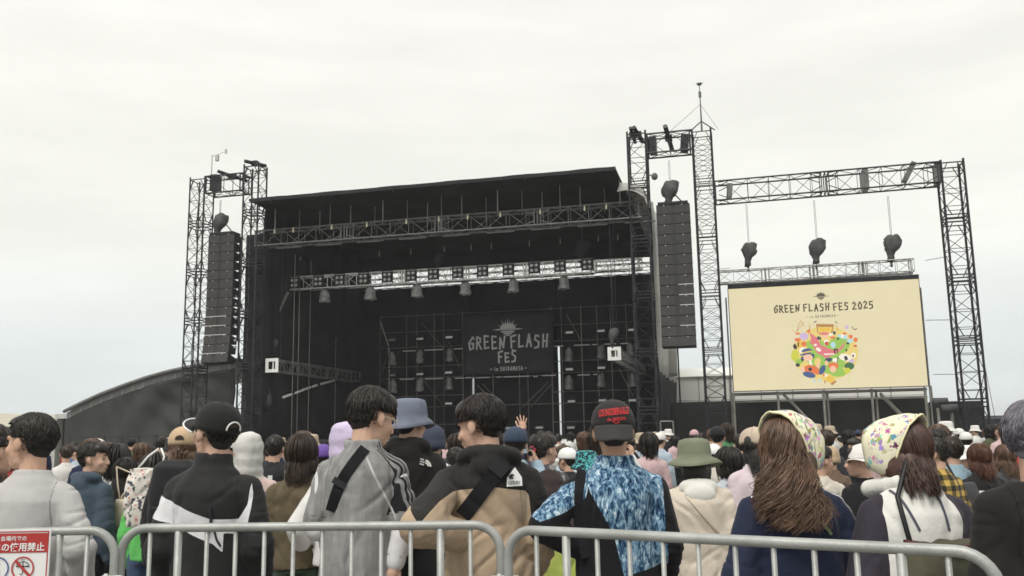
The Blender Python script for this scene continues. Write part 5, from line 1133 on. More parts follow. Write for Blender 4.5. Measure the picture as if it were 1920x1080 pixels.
def ringp(mb, cx, cz, r, w_, y=-.006):
    n = 30
    for i in range(n):
        a, b_ = 2*math.pi*i/n, 2*math.pi*(i+1)/n; mb.add([sg_(cx+r*math.cos(a), cz+r*math.sin(a), y), sg_(cx+r*math.cos(b_), cz+r*math.sin(b_), y), sg_(cx+(r-w_)*math.cos(b_), cz+(r-w_)*math.sin(b_), y), sg_(cx+(r-w_)*math.cos(a), cz+(r-w_)*math.sin(a), y)], [(0,1,2,3)])
for cx in (.047, -.12+.0):
    mb = MB(); ringp(mb, cx, -.142, .043, .0055); k_ = .0035; mb.add([sg_(cx-.030+k_, -.112+k_, -.0066), sg_(cx-.030-k_, -.112-k_, -.0066), sg_(cx+.030-k_, -.172-k_, -.0066), sg_(cx+.030+k_, -.172+k_, -.0066)], [(0,1,2,3)]); mb.build('prohibition_ring', red, t)
mb = MB(); ringp(mb, -.048, -.142, .043, .005); mb.build('allowed_ring', sbl, t)
mb = MB(); n = 12; c_ = (.047, -.140)
def pline(mb, pts, w_=.0028, y=-.0056):
    for a, b_ in zip(pts, pts[1:]):
        d = (Vector(b_)-Vector(a)).normalized(); q_ = Vector((-d.y, d.x))*w_/2; mb.add([sg_(*(Vector(p)+s_*q_), y) for p, s_ in ((a, -1), (b_, -1), (b_, 1), (a, 1))], [(0,1,2,3)])
pline(mb, [(c_[0]+.024*math.cos(a), c_[1]+.004+.018*math.sin(a)) for a in np.linspace(0, math.pi, 10)]); pline(mb, [(c_[0]+.024-.016*k+.008*math.cos(a), c_[1]+.004-.003*math.sin(a)*-1) for k in (.5, 1.5, 2.5) for a in (math.pi, math.pi/2, 0)][::-1]); pline(mb, [(c_[0], c_[1]+.022), (c_[0], c_[1]-.020), (c_[0]-.004, c_[1]-.026), (c_[0]-.010, c_[1]-.022)])
pline(mb, [(-.056, -.172), (-.058, -.15), (-.050, -.135), (-.042, -.15), (-.040, -.172)]); pline(mb, [(-.05+.008*math.cos(a), -.125+.008*math.sin(a)) for a in np.linspace(0, 6.28, 12)]); pline(mb, [(-.056, -.112), (-.046, -.110)])
mb.build('pictogram', sdk, t)
mb = MB(); text_into(mb, '禁止', lambda x, y: sg_(.047+x, -.112+y, -.0056), wid=.014); mb.build('pictogram_text', sdk, t)

# ================================================================== the row at the barrier
def picmap(f, px, ytop, d, back=-.135):     # turns picture points into a figure's own (x,z) on the plane of its back
    top = f.H @ Vector((0,-.015,.118)); g = at(px, ytop, d); s = g.z/top.z; rx, ry = g.x-top.x*s, d-top.y*s
    def q(a, b): D = ry+back*s; r_ = ray(a, b); return ((r_.x*D-rx)/s, (CAMZ+r_.z*D)/s)
    return q
def poly_sdf(P_, x, z):
    n = len(P_); dmin = np.full(len(x), 9.); inside = np.zeros(len(x), bool)
    for i in range(n):
        (ax, az), (bx, bz) = P_[i], P_[(i+1) % n]; ex, ez = bx-ax, bz-az; t_ = np.clip(((x-ax)*ex+(z-az)*ez)/(ex*ex+ez*ez+1e-12), 0, 1)
        dmin = np.minimum(dmin, np.hypot(x-ax-t_*ex, z-az-t_*ez)); c = ((az > z) != (bz > z)) & (x < (bx-ax)*(z-az)/(bz-az+1e-12)+ax); inside ^= c
    return np.where(inside, dmin, -dmin)
def sleeve_t(f, p, i):                        # 0 at the shoulder .. 2 at the wrist along one arm, and the distance from it
    S_, E, W = (np.array(v) for v in (f.sh[i], f.elb[i], f.wri[i])); best = np.full(len(p), 9.); tt = np.zeros(len(p))
    for k, (a, b_) in enumerate(((S_, E), (E, W))):
        e = b_-a; t_ = np.clip(((p-a)@e)/(e@e), 0, 1); d = np.linalg.norm(p-a-t_[:,None]*e, axis=1); m_ = d < best; best[m_] = d[m_]; tt[m_] = k+t_[m_]
    return tt, best
# -- grey sweatshirt man
f = Fig(lean=3, hy=76, hp=2, w=1.08); f.arm(1, (.275,-.05,1.10), (.245,.06,.915)); f.arm(0, (-.25,-.03,1.08), (-.24,.08,.85)); t = person('man in a plain light grey sweatshirt and jeans, face turned left, at the left barrier')
build_body(f, 'body', t, face=True, skin=mat('skin_warm', (.58,.36,.26), .55, vary=.1, scale=14, bump=.15, bscale=130, spec=.35), hands=(dict(), dict(curl=42, n=(-.3,.9,.1), d=(-.12,.05,-1))))
build_top(f, 'sweatshirt', t, cmat('heather_grey', (.50,.49,.485), vary=.07, bump=.5, bscale=240), ease=.032, hem=.90, amp=.020, seed=4, vox=.009, sl_ease=.022, belly=.02)
build_legs(f, t, cmat('blue_jeans', (.055,.085,.15), vary=.25), seed=5); build_hair(f, t, HB, 'short', 2000, seed=3, front=.078, vol=.007, length=.055); place(t, f, 66, 779, 4.0)
# -- black cap man
f = Fig(lean=2, hy=52, hp=-8, w=1.05); f.arm(0, (-.225,-.02,1.06), (-.21,.10,.83)); f.arm(1, (.225,-.03,1.06), (.21,.10,.83)); t = person('man in a black cap with white edging and black jacket with a white panel'); q_ = picmap(f, 414, 761, 4.05)
poly = [q_(*p) for p in ((268, 926), (318, 944), (362, 962), (395, 974), (440, 975), (455, 950), (460, 905), (464, 925), (463, 955), (457, 990), (432, 1003), (416, 1000), (415, 1037), (398, 1020), (345, 997), (318, 985), (268, 975))]
build_body(f, 'body', t, hands=(dict(), dict()))
o = build_top(f, 'jacket', t, cmat('black_white_jacket', (.026,.026,.027), [('white_panel', (.74,.74,.76))], rough=.75, vary=.15), ease=.034, hem=.80, amp=.014, seed=11, vox=.009, collar=.035, sl_ease=.028, masks=[('white_panel', lambda q, p: np.where(p[:,1] < .05, poly_sdf(poly, p[:,0], p[:,2]), -.1))])
back_strap(o, t, [q_(395, 950), q_(397, 975), q_(388, 1010)], .012, M['black_steel'], 'toggle_cord'); back_strap(o, t, [q_(399, 985), q_(405, 1012), q_(412, 1025)], .008, M['black_steel'], 'toggle_cord')
build_legs(f, t, cmat('black_trousers', (.018,.018,.02), vary=.2), ease=.03, seed=6); build_hair(f, t, HB, 'short', 260, seed=5, vol=.004, length=.03, covered=True); cap_hat(f, t, cmat('black_cap', (.022,.022,.023), vary=.12, bump=.4), 0, rim=M['white'], hole=True, tiltx=6); place(t, f, 414, 761, 4.05)
# -- grey washed shirt man
f = Fig(lean=4, hy=-48, hp=14, w=.98); f.arm(0, (-.195,.01,1.09), (-.08,.20,1.02)); f.arm(1, (.200,-.03,1.09), (.165,-.06,.93)); t = person('black haired man in a washed grey shirt with three dark sleeve stripes'); q_ = picmap(f, 703, 733, 4.2)
build_body(f, 'body', t, face=True, hands=(dict(), dict()))
def stripes(q, p):
    tt, dd = sleeve_t(f, p, 1); lat = p[:,1]-(f.sh[1].y+(f.elb[1].y-f.sh[1].y)*np.clip(tt, 0, 1)); v_ = np.full(len(p), -.05)
    xx = q[:,0]
    for c_ in (-.052, -.034, -.016):
        v_ = np.maximum(v_, .0042-np.abs(lat-c_+.012))
    return np.where((xx > .075) & (tt < .80), v_, -.05)
gsm = cmat('washed_grey', ((.17,.17,.17), (.36,.36,.355)), [('dark_stripe', (.018,.018,.02)), ('pale_piping', (.50,.50,.49))], pattern='wash', vary=.12)
o = build_top(f, 'shirt', t, gsm, ease=.040, hem=.80, sleeves='short', amp=.016, seed=21, vox=.0075, sl_ease=.024, collar=.012, masks=[('dark_stripe', stripes), ('pale_piping', lambda q, p: np.where(p[:,1] < 0, .0045-np.abs((q[:,0]-.035)*.86+(q[:,2]-1.40)*.42), -.1)*np.where((q[:,2] < 1.40) & (q[:,2] > 1.12), 1, 0)-1e-5)])
build_top(f, 'undershirt', t, cmat('white_knit', (.74,.73,.74), vary=.05), ease=.012, hem=.82, amp=.006, seed=22, vox=.010, sl_ease=.012)
mb = MB()
for k in range(25):
    a = R(150+240*k/24); mb.ell(f.t(.070*math.cos(a), .066*math.sin(a)-.012, 1.455+.012*math.sin(a)), (.014,.012,.026))
fin(me := solid(mb, .006, 3), 'collar', cmat('collar_grey', (.33,.33,.325), vary=.1)); link('collar', me, t)
back_strap(o, t, [q_(680, 842), q_(660, 872), q_(636, 910), q_(619, 960)], .050, cmat('black_webbing', (.015,.015,.017), bump=.6, bscale=300), 'bag_strap'); mb = MB(); hh, nn = surf_y(o, *q_(637, 906)); mb.box(hh+nn*.012, (.062, .012, .028), Matrix.Rotation(R(32), 3, 'Y')); mb.build('strap_buckle', M['black_steel'], t)
build_legs(f, t, cmat('black_trousers', (.018,.018,.02)), seed=7); build_hair(f, t, HB, 'short', 2300, seed=8, vol=.010, length=.075)
mb = MB(); mb.tube([f.h(.082,-.005,.002), f.h(.075,.06,.003), f.h(.062,.088,.002)], .0022, 6); mb.tube([f.h(.040+.022*math.cos(a), .098-.012*abs(math.cos(a)), -.004+.018*math.sin(a)) for a in np.linspace(0, 6.28, 16)], .0018, 5); mb.tube([f.h(-.040+.022*math.cos(a), .098-.012*abs(math.cos(a)), -.004+.018*math.sin(a)) for a in np.linspace(0, 6.28, 16)], .0018, 5); mb.build('glasses', M['brass'], t)
place(t, f, 703, 733, 4.2)
# -- black and beige jacket man
f = Fig(lean=1, hy=60, hp=10, w=1.08); f.arm(0, (-.290,-.34,1.155), (-.13,-.10,1.09)); f.arm(1, (.225,-.02,1.06), (.20,.14,.92)); t = person('man in hooded black and beige jacket with his elbow over the barrier'); q_ = picmap(f, 897, 746, 4.08)
yo = [q_(*p) for p in ((700, 780), (1060, 780), (1060, 1000), (1000, 1000), (992, 930), (985, 921), (920, 912), (895, 915), (850, 921), (829, 936), (798, 972), (768, 930), (700, 900))]
build_body(f, 'body', t, face=True, hands=(dict(), dict()))
o = build_top(f, 'jacket', t, cmat('black_beige_jacket', (.44,.335,.235), [('yoke', (.024,.022,.021))], rough=.8, vary=.10, bump=.35), ease=.045, hem=.72, flare=.02, amp=.018, seed=33, vox=.0085, hood='down', sl_ease=.040, masks=[('yoke', lambda q, p: poly_sdf(yo, p[:,0], p[:,2]))])
back_strap(o, t, [q_(948, 868), q_(915, 905), q_(893, 935), q_(868, 968)], .072, cmat('black_webbing', (.015,.015,.017), bump=.6, bscale=300), 'bag_strap', th=.008); mb = MB(); hh, nn = surf_y(o, *q_(933, 876)); mb.box(hh+nn*.014, (.082, .012, .062), Matrix.Rotation(R(40), 3, 'Y')); mb.build('strap_buckle', M['black_steel'], t)
hh, nn = surf_y(o, *q_(961, 897)); Rq = nn.to_track_quat('Z', 'Y').to_matrix(); ax = Vector((1,0,0)); ax = (ax-nn*ax.dot(nn)).normalized(); ay = nn.cross(ax)*1.0; ay = ay if ay.z > 0 else -ay
def lg(x, y, k=.010): 
    px_, pz_ = hh.x+x, hh.z+y; h2, n2 = surf_y(o, px_, pz_); return (h2+n2*k) if h2 is not None else hh+Vector((x, -k, y))
mb = MB(); mb.add([lg(-.030,-.035), lg(.036,-.035), lg(.034,.0), lg(.006,.042), lg(-.028,.0)], [(0,1,2,3,4)]); mb.build('emblem', M['white'], t); mb = MB(); text_into(mb, 'GERRY', lambda x, y: lg(x+.002, y-.022, .012), wid=.052, bold=.02); mb.add([lg(-.010+.013*math.cos(a), .004+.012*math.sin(a), .012) for a in np.linspace(.3, 5.6, 14)]+[lg(-.006,.004,.012)], [tuple(range(15))]); mb.build('emblem_text', sdk, t)
build_legs(f, t, cmat('olive_trousers', (.06,.06,.04)), seed=8); build_hair(f, t, hairmat('soft_black_hair', (.026,.020,.018)), 'short', 2400, seed=12, vol=.010, length=.075); place(t, f, 897, 746, 4.08)
# -- red lettered cap man
f = Fig(lean=2, hy=-4, hp=0, w=1.10); f.arm(0, (-.335,-.08,1.165), (-.17,-.02,1.06)); f.arm(1, (.222,-.02,1.06), (.21,.10,.84)); t = person('man in a black cap with red lettering and a bright blue splashed print shirt'); q_ = picmap(f, 1148, 757, 3.98)
bl_ = [q_(*p) for p in ((1120, 840), (1235, 840), (1248, 880), (1252, 990), (1258, 1060), (1170, 1080), (1150, 1000), (1108, 925), (1100, 890))]
def blk(q, p):
    tt, dd = sleeve_t(f, p, 0); s0 = poly_sdf(bl_, p[:,0], p[:,2]); front = np.where(p[:,1] > .06, .05, -.05)
    m_ = np.minimum(-s0, .05); arm = (p[:,0] < q_(1103, 0)[0]) & (tt > .12); under = (q_(1010, 957)[1]-p[:,2])+ (p[:,0]-q_(1010,957)[0])*.55-.018
    sl_ = poly_sdf([q_(*c) for c in ((1112, 885), (1085, 902), (1040, 920), (1000, 945), (990, 965), (1012, 978), (1060, 962), (1100, 935))], p[:,0], p[:,2]); return -np.maximum(s0, sl_)
build_body(f, 'body', t, skin=SKIN2, hands=(dict(), dict()))
o = build_top(f, 'shirt', t, cmat('splash_shirt', (0,0,0), [('black_part', (.014,.014,.017))], pattern='splash', vary=.10), collar=.02, ease=.036, hem=.80, amp=.015, seed=41, vox=.0085, sl_ease=.030, masks=[('black_part', blk)])
back_strap(o, t, [q_(1107, 868), q_(1092, 900), q_(1090, 950), q_(1094, 1000), q_(1104, 1050)], .055, cmat('bag_strap_black', (.016,.016,.019), bump=.5, bscale=260), 'bag_strap', th=.008)
build_legs(f, t, cmat('lavender_trousers', (.36,.34,.46)), seed=9); build_hair(f, t, HB, 'short', 200, seed=14, vol=.003, length=.025, covered=True); cap_hat(f, t, cmat('charcoal_cap', (.032,.030,.030), vary=.12, bump=.4), 180, tiltx=2, m2=cmat('charcoal_brim', (.050,.047,.046), vary=.08, bump=.4), droop=58)
red2 = mat('red_thread', (.55,.04,.045), .7, vary=.1)
def cp(x, z, k=1.035):          # point on the back of the cap
    cx, cy, cz = 0, -.016, .034; a = math.asin(max(-1, min(1, z/.098))); rr_ = math.cos(a)**.85; s2 = x/(.092*rr_); s2 = max(-.98, min(.98, s2)); return f.h(.092*rr_*s2*k, cy-.112*rr_*math.sqrt(1-s2*s2)*k, cz+z)
mb = MB(); text_into(mb, 'LOS INGOBERNABLES', lambda x, y: cp(x+.003, .046+y*1.0+x*.10, 1.06), wid=.122, hgt=.032, bold=.03); text_into(mb, 'de JAPON', lambda x, y: cp(x+.010, .012+y+x*.06, 1.06), wid=.074, hgt=.018, bold=.03); mb.build('cap_lettering', red2, t)
mb = MB(); mb.tube([cp(.010+.012*math.cos(a), .002+.006*math.sin(a), 1.03) for a in np.linspace(0, 6.28, 14)], .0022, 5); mb.build('cap_mark', red2, t)
place(t, f, 1148, 757, 3.98)
# -- woman with floral head scarf and long wavy hair
WHITE_C = (.80,.77,.58); fl = cmat('floral_scarf', WHITE_C, pattern='flowers', vary=.04, bump=.2); edge = cmat('scarf_trim', (.84,.80,.52), vary=.04)
f = Fig(lean=6, hy=-52, hp=8, hr=-4, w=1.02); f.arm(0, (-.25,-.02,1.06), (-.18,.17,.95)); f.arm(1, (.25,.02,1.07), (.15,.20,1.0)); t = person('woman with long wavy brown hair under a floral head scarf, in a navy jacket'); q_ = picmap(f, 1474, 784, 3.5)
build_body(f, 'body', t, face=True, hands=(dict(), dict()))
def nv_str(q, p):
    tt, dd = sleeve_t(f, p, 1); lat = p[:,1]-(f.sh[1].y+(f.elb[1].y-f.sh[1].y)*np.clip(tt, 0, 1)); v_ = np.full(len(p), -.05)
    for c_ in (-.030, -.016): v_ = np.maximum(v_, .0045-np.abs(lat-c_-.005))
    return np.where(q[:,0] > .07, v_, -.05)
o = build_top(f, 'jacket', t, cmat('navy_jacket', (.017,.023,.050), [('white_stripe', (.65,.66,.68))], rough=.7, vary=.12), ease=.042, hem=.74, flare=.02, amp=.013, seed=51, vox=.009, sl_ease=.034, masks=[('white_stripe', nv_str)])
build_top(f, 'white_shirt', t, cmat('white_shirt', (.74,.74,.72), vary=.05), ease=.022, hem=.84, sleeves='none', collar=.03, amp=.004, seed=52, vox=.011)
back_strap(o, t, [q_(1480, 918), q_(1520, 955), q_(1565, 1005)], .012, cmat('green_cord', (.20,.26,.13)), 'bag_cord'); build_legs(f, t, cmat('grey_trousers', (.10,.10,.11)), seed=10)
build_hair(f, t, HW, 'long', 5200, seed=21, hide=-.05, vol=.008, vox=.008, wave=.050, drift=-.13, ends=1.315, back=lambda c: f.t(0,0,0).y-.115-.045*max(0, min(1, (1.46-c.z)/.12))+(1.40-c.z)*-.02)
scarf_hood(f, t, fl, edge); place(t, f, 1474, 784, 3.5)
# -- woman with floral scarf and straight hair, raglan top
f = Fig(lean=8, hy=46, hp=8, hr=4, w=1.04); f.arm(0, (-.25,-.02,1.06), (-.19,.17,.95)); f.arm(1, (.25,-.01,1.05), (.21,.12,.86)); t = person('woman in floral head scarf with straight hair and a white top with dark sleeves'); q_ = picmap(f, 1683, 791, 3.45)
rg = [q_(p[0]+22, p[1]) for p in ((1690, 880), (1665, 925), (1655, 965), (1660, 1020), (1664, 1200), (1790, 1200), (1793, 1020), (1803, 985), (1790, 950), (1768, 920), (1745, 880))]
build_body(f, 'body', t, face=True, hands=(dict(), dict(curl=50)))
o = build_top(f, 'raglan_top', t, cmat('raglan', (.045,.038,.052), [('white_body', (.78,.77,.73))], vary=.08, bump=.3), ease=.046, hem=.74, flare=.02, amp=.011, seed=61, vox=.009, seam=False, sl_ease=.036, masks=[('white_body', lambda q, p: np.where(p[:,1] < .06, poly_sdf(rg, p[:,0], p[:,2]), -.05))])
pip = cmat('grey_piping', (.10,.10,.14)); back_strap(o, t, [q_(1690, 908), q_(1708, 945), q_(1730, 998)], .010, pip, 'piping', th=.003, off=.001); back_strap(o, t, [q_(1762, 908), q_(1776, 945), q_(1788, 998)], .010, pip, 'piping', th=.003, off=.001)
build_legs(f, t, cmat('grey_trousers', (.10,.10,.11)), seed=12); build_hair(f, t, HR, 'long', 3800, seed=23, hide=-.05, vol=.008, vox=.008, wave=.003, ends=1.455, back=lambda c: f.t(0,0,0).y-.112-.035*max(0, min(1, (1.46-c.z)/.12)))
mb = MB()
for k in range(7): mb.ell(f.t(-.06-.012*k, -.05+.024*k, 1.445-.002*k), (.042,.036,.040))
fin(me := solid(mb, .008, 4), 'towel', cmat('white_towel', (.80,.79,.74), vary=.06)); link('towel', me, t)
scarf_hood(f, t, fl, edge); place(t, f, 1683, 791, 3.45); rag = t
# olive bag on her back, a thing of its own
mb = MB(); bp = at(1772, 1060, 3.18); bt = thing('shoulder_bag', 'olive bag with a dark rim hanging behind the woman in the raglan top', 'bag', (bp.x, bp.y, bp.z-.20))
mb.loft([[Vector((.13*k2*math.cos(a), .075*k2*math.sin(a), z)) for a in [2*math.pi*k/22 for k in range(22)]] for z, k2 in ((0,.75), (.06,1.0), (.16,1.06), (.24,1.0), (.275,.90))]); me = solid(mb, .008, 3); folds(me, .02, 77, armmask=False); fin(me, 'bag_body', cmat('olive_canvas', (.085,.080,.055), vary=.2)); link('bag_body', me, bt)
mb = MB(); mb.tube([Vector((.125*math.cos(a), .072*math.sin(a), .272+.008*math.cos(2*a))) for a in [2*math.pi*k/24 for k in range(24)]], .007, 6, closed=True); mb.build('bag_rim', mat('dark_red_piping', (.10,.03,.03), .7), bt, True); mb = MB(); mb.tube([(-.11,.0,.27), (-.10,.10,.42), (-.03,.16,.55), (.05,.16,.56)], .009, 6); mb.build('bag_strap', M['black_steel'], bt, True)
# -- right edge person with lilac hair
f = Fig(lean=2, hy=-55, hp=4, w=1.05); t = person('person with lilac grey hair in a loose black top cut off by the right edge')
build_body(f, 'body', t, face=False, hands=(dict(), dict())); build_top(f, 'black_top', t, cmat('loose_black_top', (.020,.019,.018), vary=.15), ease=.05, hem=.70, flare=.03, amp=.016, seed=71, vox=.010, neck=1.42, sl_ease=.045); build_legs(f, t, cmat('black_trousers', (.018,.018,.02)), seed=13); build_hair(f, t, HL, 'short', 2200, seed=31, vol=.010, length=.075); place(t, f, 1934, 760, 3.05)
# -- left edge person
f = Fig(lean=2, hy=-35, w=1.0); t = person('dark haired person cut off by the left edge behind the sweatshirt man')
build_body(f, 'body', t); build_top(f, 'dark_top', t, cmat('dark_top', (.03,.03,.034)), seed=73, vox=.012); build_legs(f, t, cmat('black_trousers', (.018,.018,.02)), seed=14); build_hair(f, t, HB, 'short', 400, seed=33, vol=.014, length=.06); place(t, f, -14, 802, 4.5)
# ================================================================== people a few metres further in
DENIM = cmat('blue_jeans', (.055,.085,.15), vary=.25); BLK = cmat('black_trousers', (.018,.018,.02)); 
def simple(label, px, ytop, d, top, hair=HB, style='short', yaw=0, hy=0, hp=0, lean=2, w=1.0, bottom=None, legs='trousers', hat=None, hatm=None, hood=None, ends=1.40, sl='long', arms=None, ease=.028, hem=.84, face=False, hands=(None, None), tname='top', n=260, group=None, covered=False, masks=None, back=None, length=.055, vol=.010, collar=0, flare=0, hatk=None, amp=.014, skin=None, vox=.013, hr=0):
    f = Fig(lean=lean, hy=hy, hp=hp, w=w, hr=hr); seed = int(px)
    if arms:
        for i in (0, 1):
            if arms[i]: f.arm(i, *arms[i])
    t = person(label, group)
    build_body(f, 'body', t, voxh=.008, voxb=.020, face=face, hands=hands, skin=skin)
    o = build_top(f, tname, t, top, ease=ease, hem=hem, sleeves=sl, vox=vox, amp=amp, seed=seed, hood=hood, masks=masks, collar=collar, flare=flare)
    build_legs(f, t, bottom or BLK, legs, vox=.02, seed=seed)
    if hair is not None and hood != 'up': build_hair(f, t, hair, style, n, seed=seed, ends=ends, vox=.010, covered=covered or hat in ('cap', 'beanie', 'bucket'), back=back, length=length, vol=vol if not hat else .004)
    kw = hatk or {}
    if hat == 'cap': cap_hat(f, t, hatm, **kw)
    if hat == 'bucket': bucket_hat(f, t, hatm, **kw)
    if hat == 'beanie': beanie(f, t, hatm, **kw)
    place(t, f, px, ytop, d, yaw, hat={'bucket': .012, 'beanie': .03, 'cap': .012}.get(hat, .02)); return t, f, o
bk = lambda c: -.125
lm = mat('lime_strap', (.22,.42,.10), .7)
t, f, o = simple('young man in a blue grey hooded jacket with a green strap, face turned right', 176, 826, 6.4, cmat('blue_grey_jacket', (.065,.090,.120), vary=.12), hy=-62, yaw=-25, hood='down', face=True, n=420, w=1.02, flare=.03, ease=.035)
back_strap(o, t, [(-.13,1.40), (-.07,1.32), (-.09,1.2)], .030, lm, 'bag_strap')
t, f, o = simple('person in a white and grey knit cardigan with dark hair beside the blue grey jacket', 219, 830, 7.3, cmat('grey_white_knit', ((.45,.45,.44), (.72,.71,.68)), pattern='wash'), style='long', ends=1.30, n=260, legs='shorts', bottom=BLK, hem=.80, flare=.05)
t, f, o = simple('short girl in a loose black dress carrying a small cream handbag', 238, 856, 6.9, cmat('black_dress', (.018,.018,.019), vary=.2), style='long', ends=1.24, n=320, legs='skirt', hem=.5, flare=.05, back=bk, ease=.035); dress = t
cream = mat('cream_leather', (.66,.58,.46), .5, vary=.06); pt = at(240, 955, 6.45); hb = thing('handbag', 'small cream handbag on a long thin strap', 'handbag', (pt.x, pt.y, pt.z-.13)); mb = MB(); mb.loft([[Vector((.095*k2*math.copysign(abs(math.cos(a))**.6, math.cos(a)), .04*k2*math.copysign(abs(math.sin(a))**.6, math.sin(a)), z)) for a in [2*math.pi*k/20 for k in range(20)]] for z, k2 in ((0, .92), (.03, 1), (.17, .96), (.20, .85))]); mb.build('bag_body', cream, hb, True)
mb = MB(); mb.tube([(.05*math.cos(a), 0, .20+.05*math.sin(a)) for a in np.linspace(0, math.pi, 12)], .006, 6); mb.build('bag_handle', cream, hb, True); mb = MB(); mb.tube([(-.06, 0, .20), (-.09, .02, .30), (-.13, .08, .42)], .006, 6); mb.tube([(-.13, .08, .42), (.0, .10, .36), (.12, .14, .33)], .006, 6); mb.build('bag_strap', cream, hb, True)
t, f, o = simple('person with a dark rounded bob in a bright green top', 291, 846, 6.3, cmat('bright_green_top', (.13,.50,.13), vary=.1), style='long', ends=1.36, n=320, bottom=DENIM)
pt = at(278, 925, 5.9); tb = thing('tote_bag', 'white tote bag covered in small scribbled prints', 'tote bag', (pt.x, pt.y, pt.z-.2)); mb = MB(); mb.loft([[Vector((.14*k2*math.cos(a), .045*k2*math.sin(a), z)) for a in [2*math.pi*k/20 for k in range(20)]] for z, k2 in ((0, .9), (.08, 1.06), (.25, 1), (.36, .95))]); me = solid(mb, .01, 3); folds(me, .02, 9, armmask=False); fin(me, 'bag_body', cmat('printed_cotton', (0,0,0), pattern='print')); link('bag_body', me, tb); mb = MB(); mb.tube([(-.07, 0, .36), (-.02, .02, .43), (.04, .04, .48)], .007, 6); mb.tube([(.08, 0, .36), (.08, .03, .43), (.05, .05, .48)], .007, 6); mb.build('bag_handle', M['white'], tb, True)
t, f, o = simple('woman in a tan backwards cap with straight brown hair and a black hoodie', 345, 801, 5.8, cmat('black_hoodie', (.024,.022,.024), vary=.15), hair=HW, style='long', ends=1.36, n=420, hat='cap', hatm=cmat('tan_cap', (.52,.38,.25)), hatk=dict(yaw=0, brim=True, hole=True), hood='down', hy=8)
pt = at(330, 935, 5.35); bp_ = thing('backpack', 'black backpack worn by the woman in the tan cap', 'backpack', (pt.x, pt.y, pt.z-.24)); mb = MB(); mb.loft([[Vector((.155*k2*math.copysign(abs(math.cos(a))**.7, math.cos(a)), .09*k2*math.copysign(abs(math.sin(a))**.7, math.sin(a)), z)) for a in [2*math.pi*k/24 for k in range(24)]] for z, k2 in ((0, .85), (.05, 1), (.3, 1), (.42, .85), (.46, .5))]); me = solid(mb, .01, 3); folds(me, .015, 19, armmask=False); fin(me, 'bag_body', cmat('black_nylon', (.022,.022,.024), rough=.6)); link('bag_body', me, bp_); mb = MB(); mb.box((0, -.10, .12), (.20, .04, .16)); fin(me := solid(mb, .01, 3), 'front_pocket', MATS['black_nylon']); link('front_pocket', me, bp_); mb = MB(); mb.tube([(-.1, .08, .42), (-.12, .2, .40)], .02, 6); mb.tube([(.1, .08, .42), (.12, .2, .40)], .02, 6); mb.build('strap', MATS['black_nylon'], bp_)
simple('person with a pale grey hood up and a purple jacket behind the black cap man', 466, 810, 5.9, cmat('purple_jacket', (.26,.21,.42), [('pink_yoke', (.62,.48,.45)), ('pale_hood', (.60,.59,.56))]), hood='up', amp=.007, hy=44, w=1.05, masks=[('pink_yoke', lambda q, p: p[:,2]-1.30), ('pale_hood', lambda q, p: p[:,2]-1.40)])
t, f, o = simple('person in a black vest over pale sleeves with a white back label', 516, 814, 8.2, cmat('vest_pale', (.62,.64,.55), [('vest', (.03,.03,.033))]), n=160, masks=[('vest', lambda q, p: .125-np.abs(q[:,0]))])
hh, nn = surf_y(o, 0, 1.27); mb = MB(); mb.box(hh+nn*.008, (.045, .006, .10)); mb.build('back_label', M['white'], t)
t, f, o = simple('woman with a dark shoulder length bob in an olive brown jacket', 566, 812, 5.4, cmat('olive_jacket', (.125,.10,.062), vary=.12), hair=HD, style='long', ends=1.44, n=900, bottom=cmat('green_trousers', (.06,.085,.06)), back=bk, ease=.04, vol=.016, amp=.02)
simple('person in a purple cap behind the woman in the olive jacket', 607, 834, 7.6, cmat('dark_top', (.03,.03,.034)), hat='cap', hatm=cmat('purple_cap', (.15,.085,.33)), n=120)
t, f, o = simple('person in a lilac hood and white sleeves behind the grey shirt man', 652, 791, 5.3, cmat('lilac_hood_white', (.74,.73,.71), [('lilac', (.60,.52,.70))]), hood='up', amp=.007, hy=-35, masks=[('lilac', lambda q, p: p[:,2]-1.41)], arms=(((-.29,-.05,1.08), (-.26,.12,.86)), None), flare=.03, legs='skirt', bottom=cmat('patterned_skirt', ((.62,.52,.42), (.10,.09,.08)), pattern='blotch'))
t, f, o = simple('person in a grey blue bucket hat and a black jacket with white emblem', 767, 752, 5.7, cmat('black_shell_jacket', (.021,.020,.020), vary=.15), hat='bucket', hatm=cmat('grey_blue_denim', (.17,.19,.25), vary=.18), hatk=dict(size=1.08, brim=.045), hy=-30, hood='down', ease=.04, n=240, w=1.04)
for dz, dy in ((0, .0),):
    hh, nn = surf_y(o, .105, 1.335); ax = Vector((1,0,0)); ax = (ax-nn*ax.dot(nn)).normalized(); ay = nn.cross(ax); ay = ay if ay.z > 0 else -ay; fn_ = lambda x, y: hh+ax*x+ay*y+nn*.008
    mb = MB(); text_into(mb, 'THE', lambda x, y: fn_(x-.012, y+.018), wid=.024, bold=.03); text_into(mb, 'NORTH', lambda x, y: fn_(x-.008, y+.002), wid=.034, bold=.03); text_into(mb, 'FACE', lambda x, y: fn_(x-.011, y-.014), wid=.028, bold=.03)
    for r0, r1 in ((.014, .020), (.024, .030), (.034, .040)):
        pl_ = [fn_(.013+(r1)*math.cos(a), -.018+r1*math.sin(a)) for a in np.linspace(0, math.pi/2, 7)]+[fn_(.013+r0*math.cos(a), -.018+r0*math.sin(a)) for a in np.linspace(math.pi/2, 0, 7)]; mb.add(pl_, [tuple(range(14))])
    mb.build('emblem', M['white'], t)
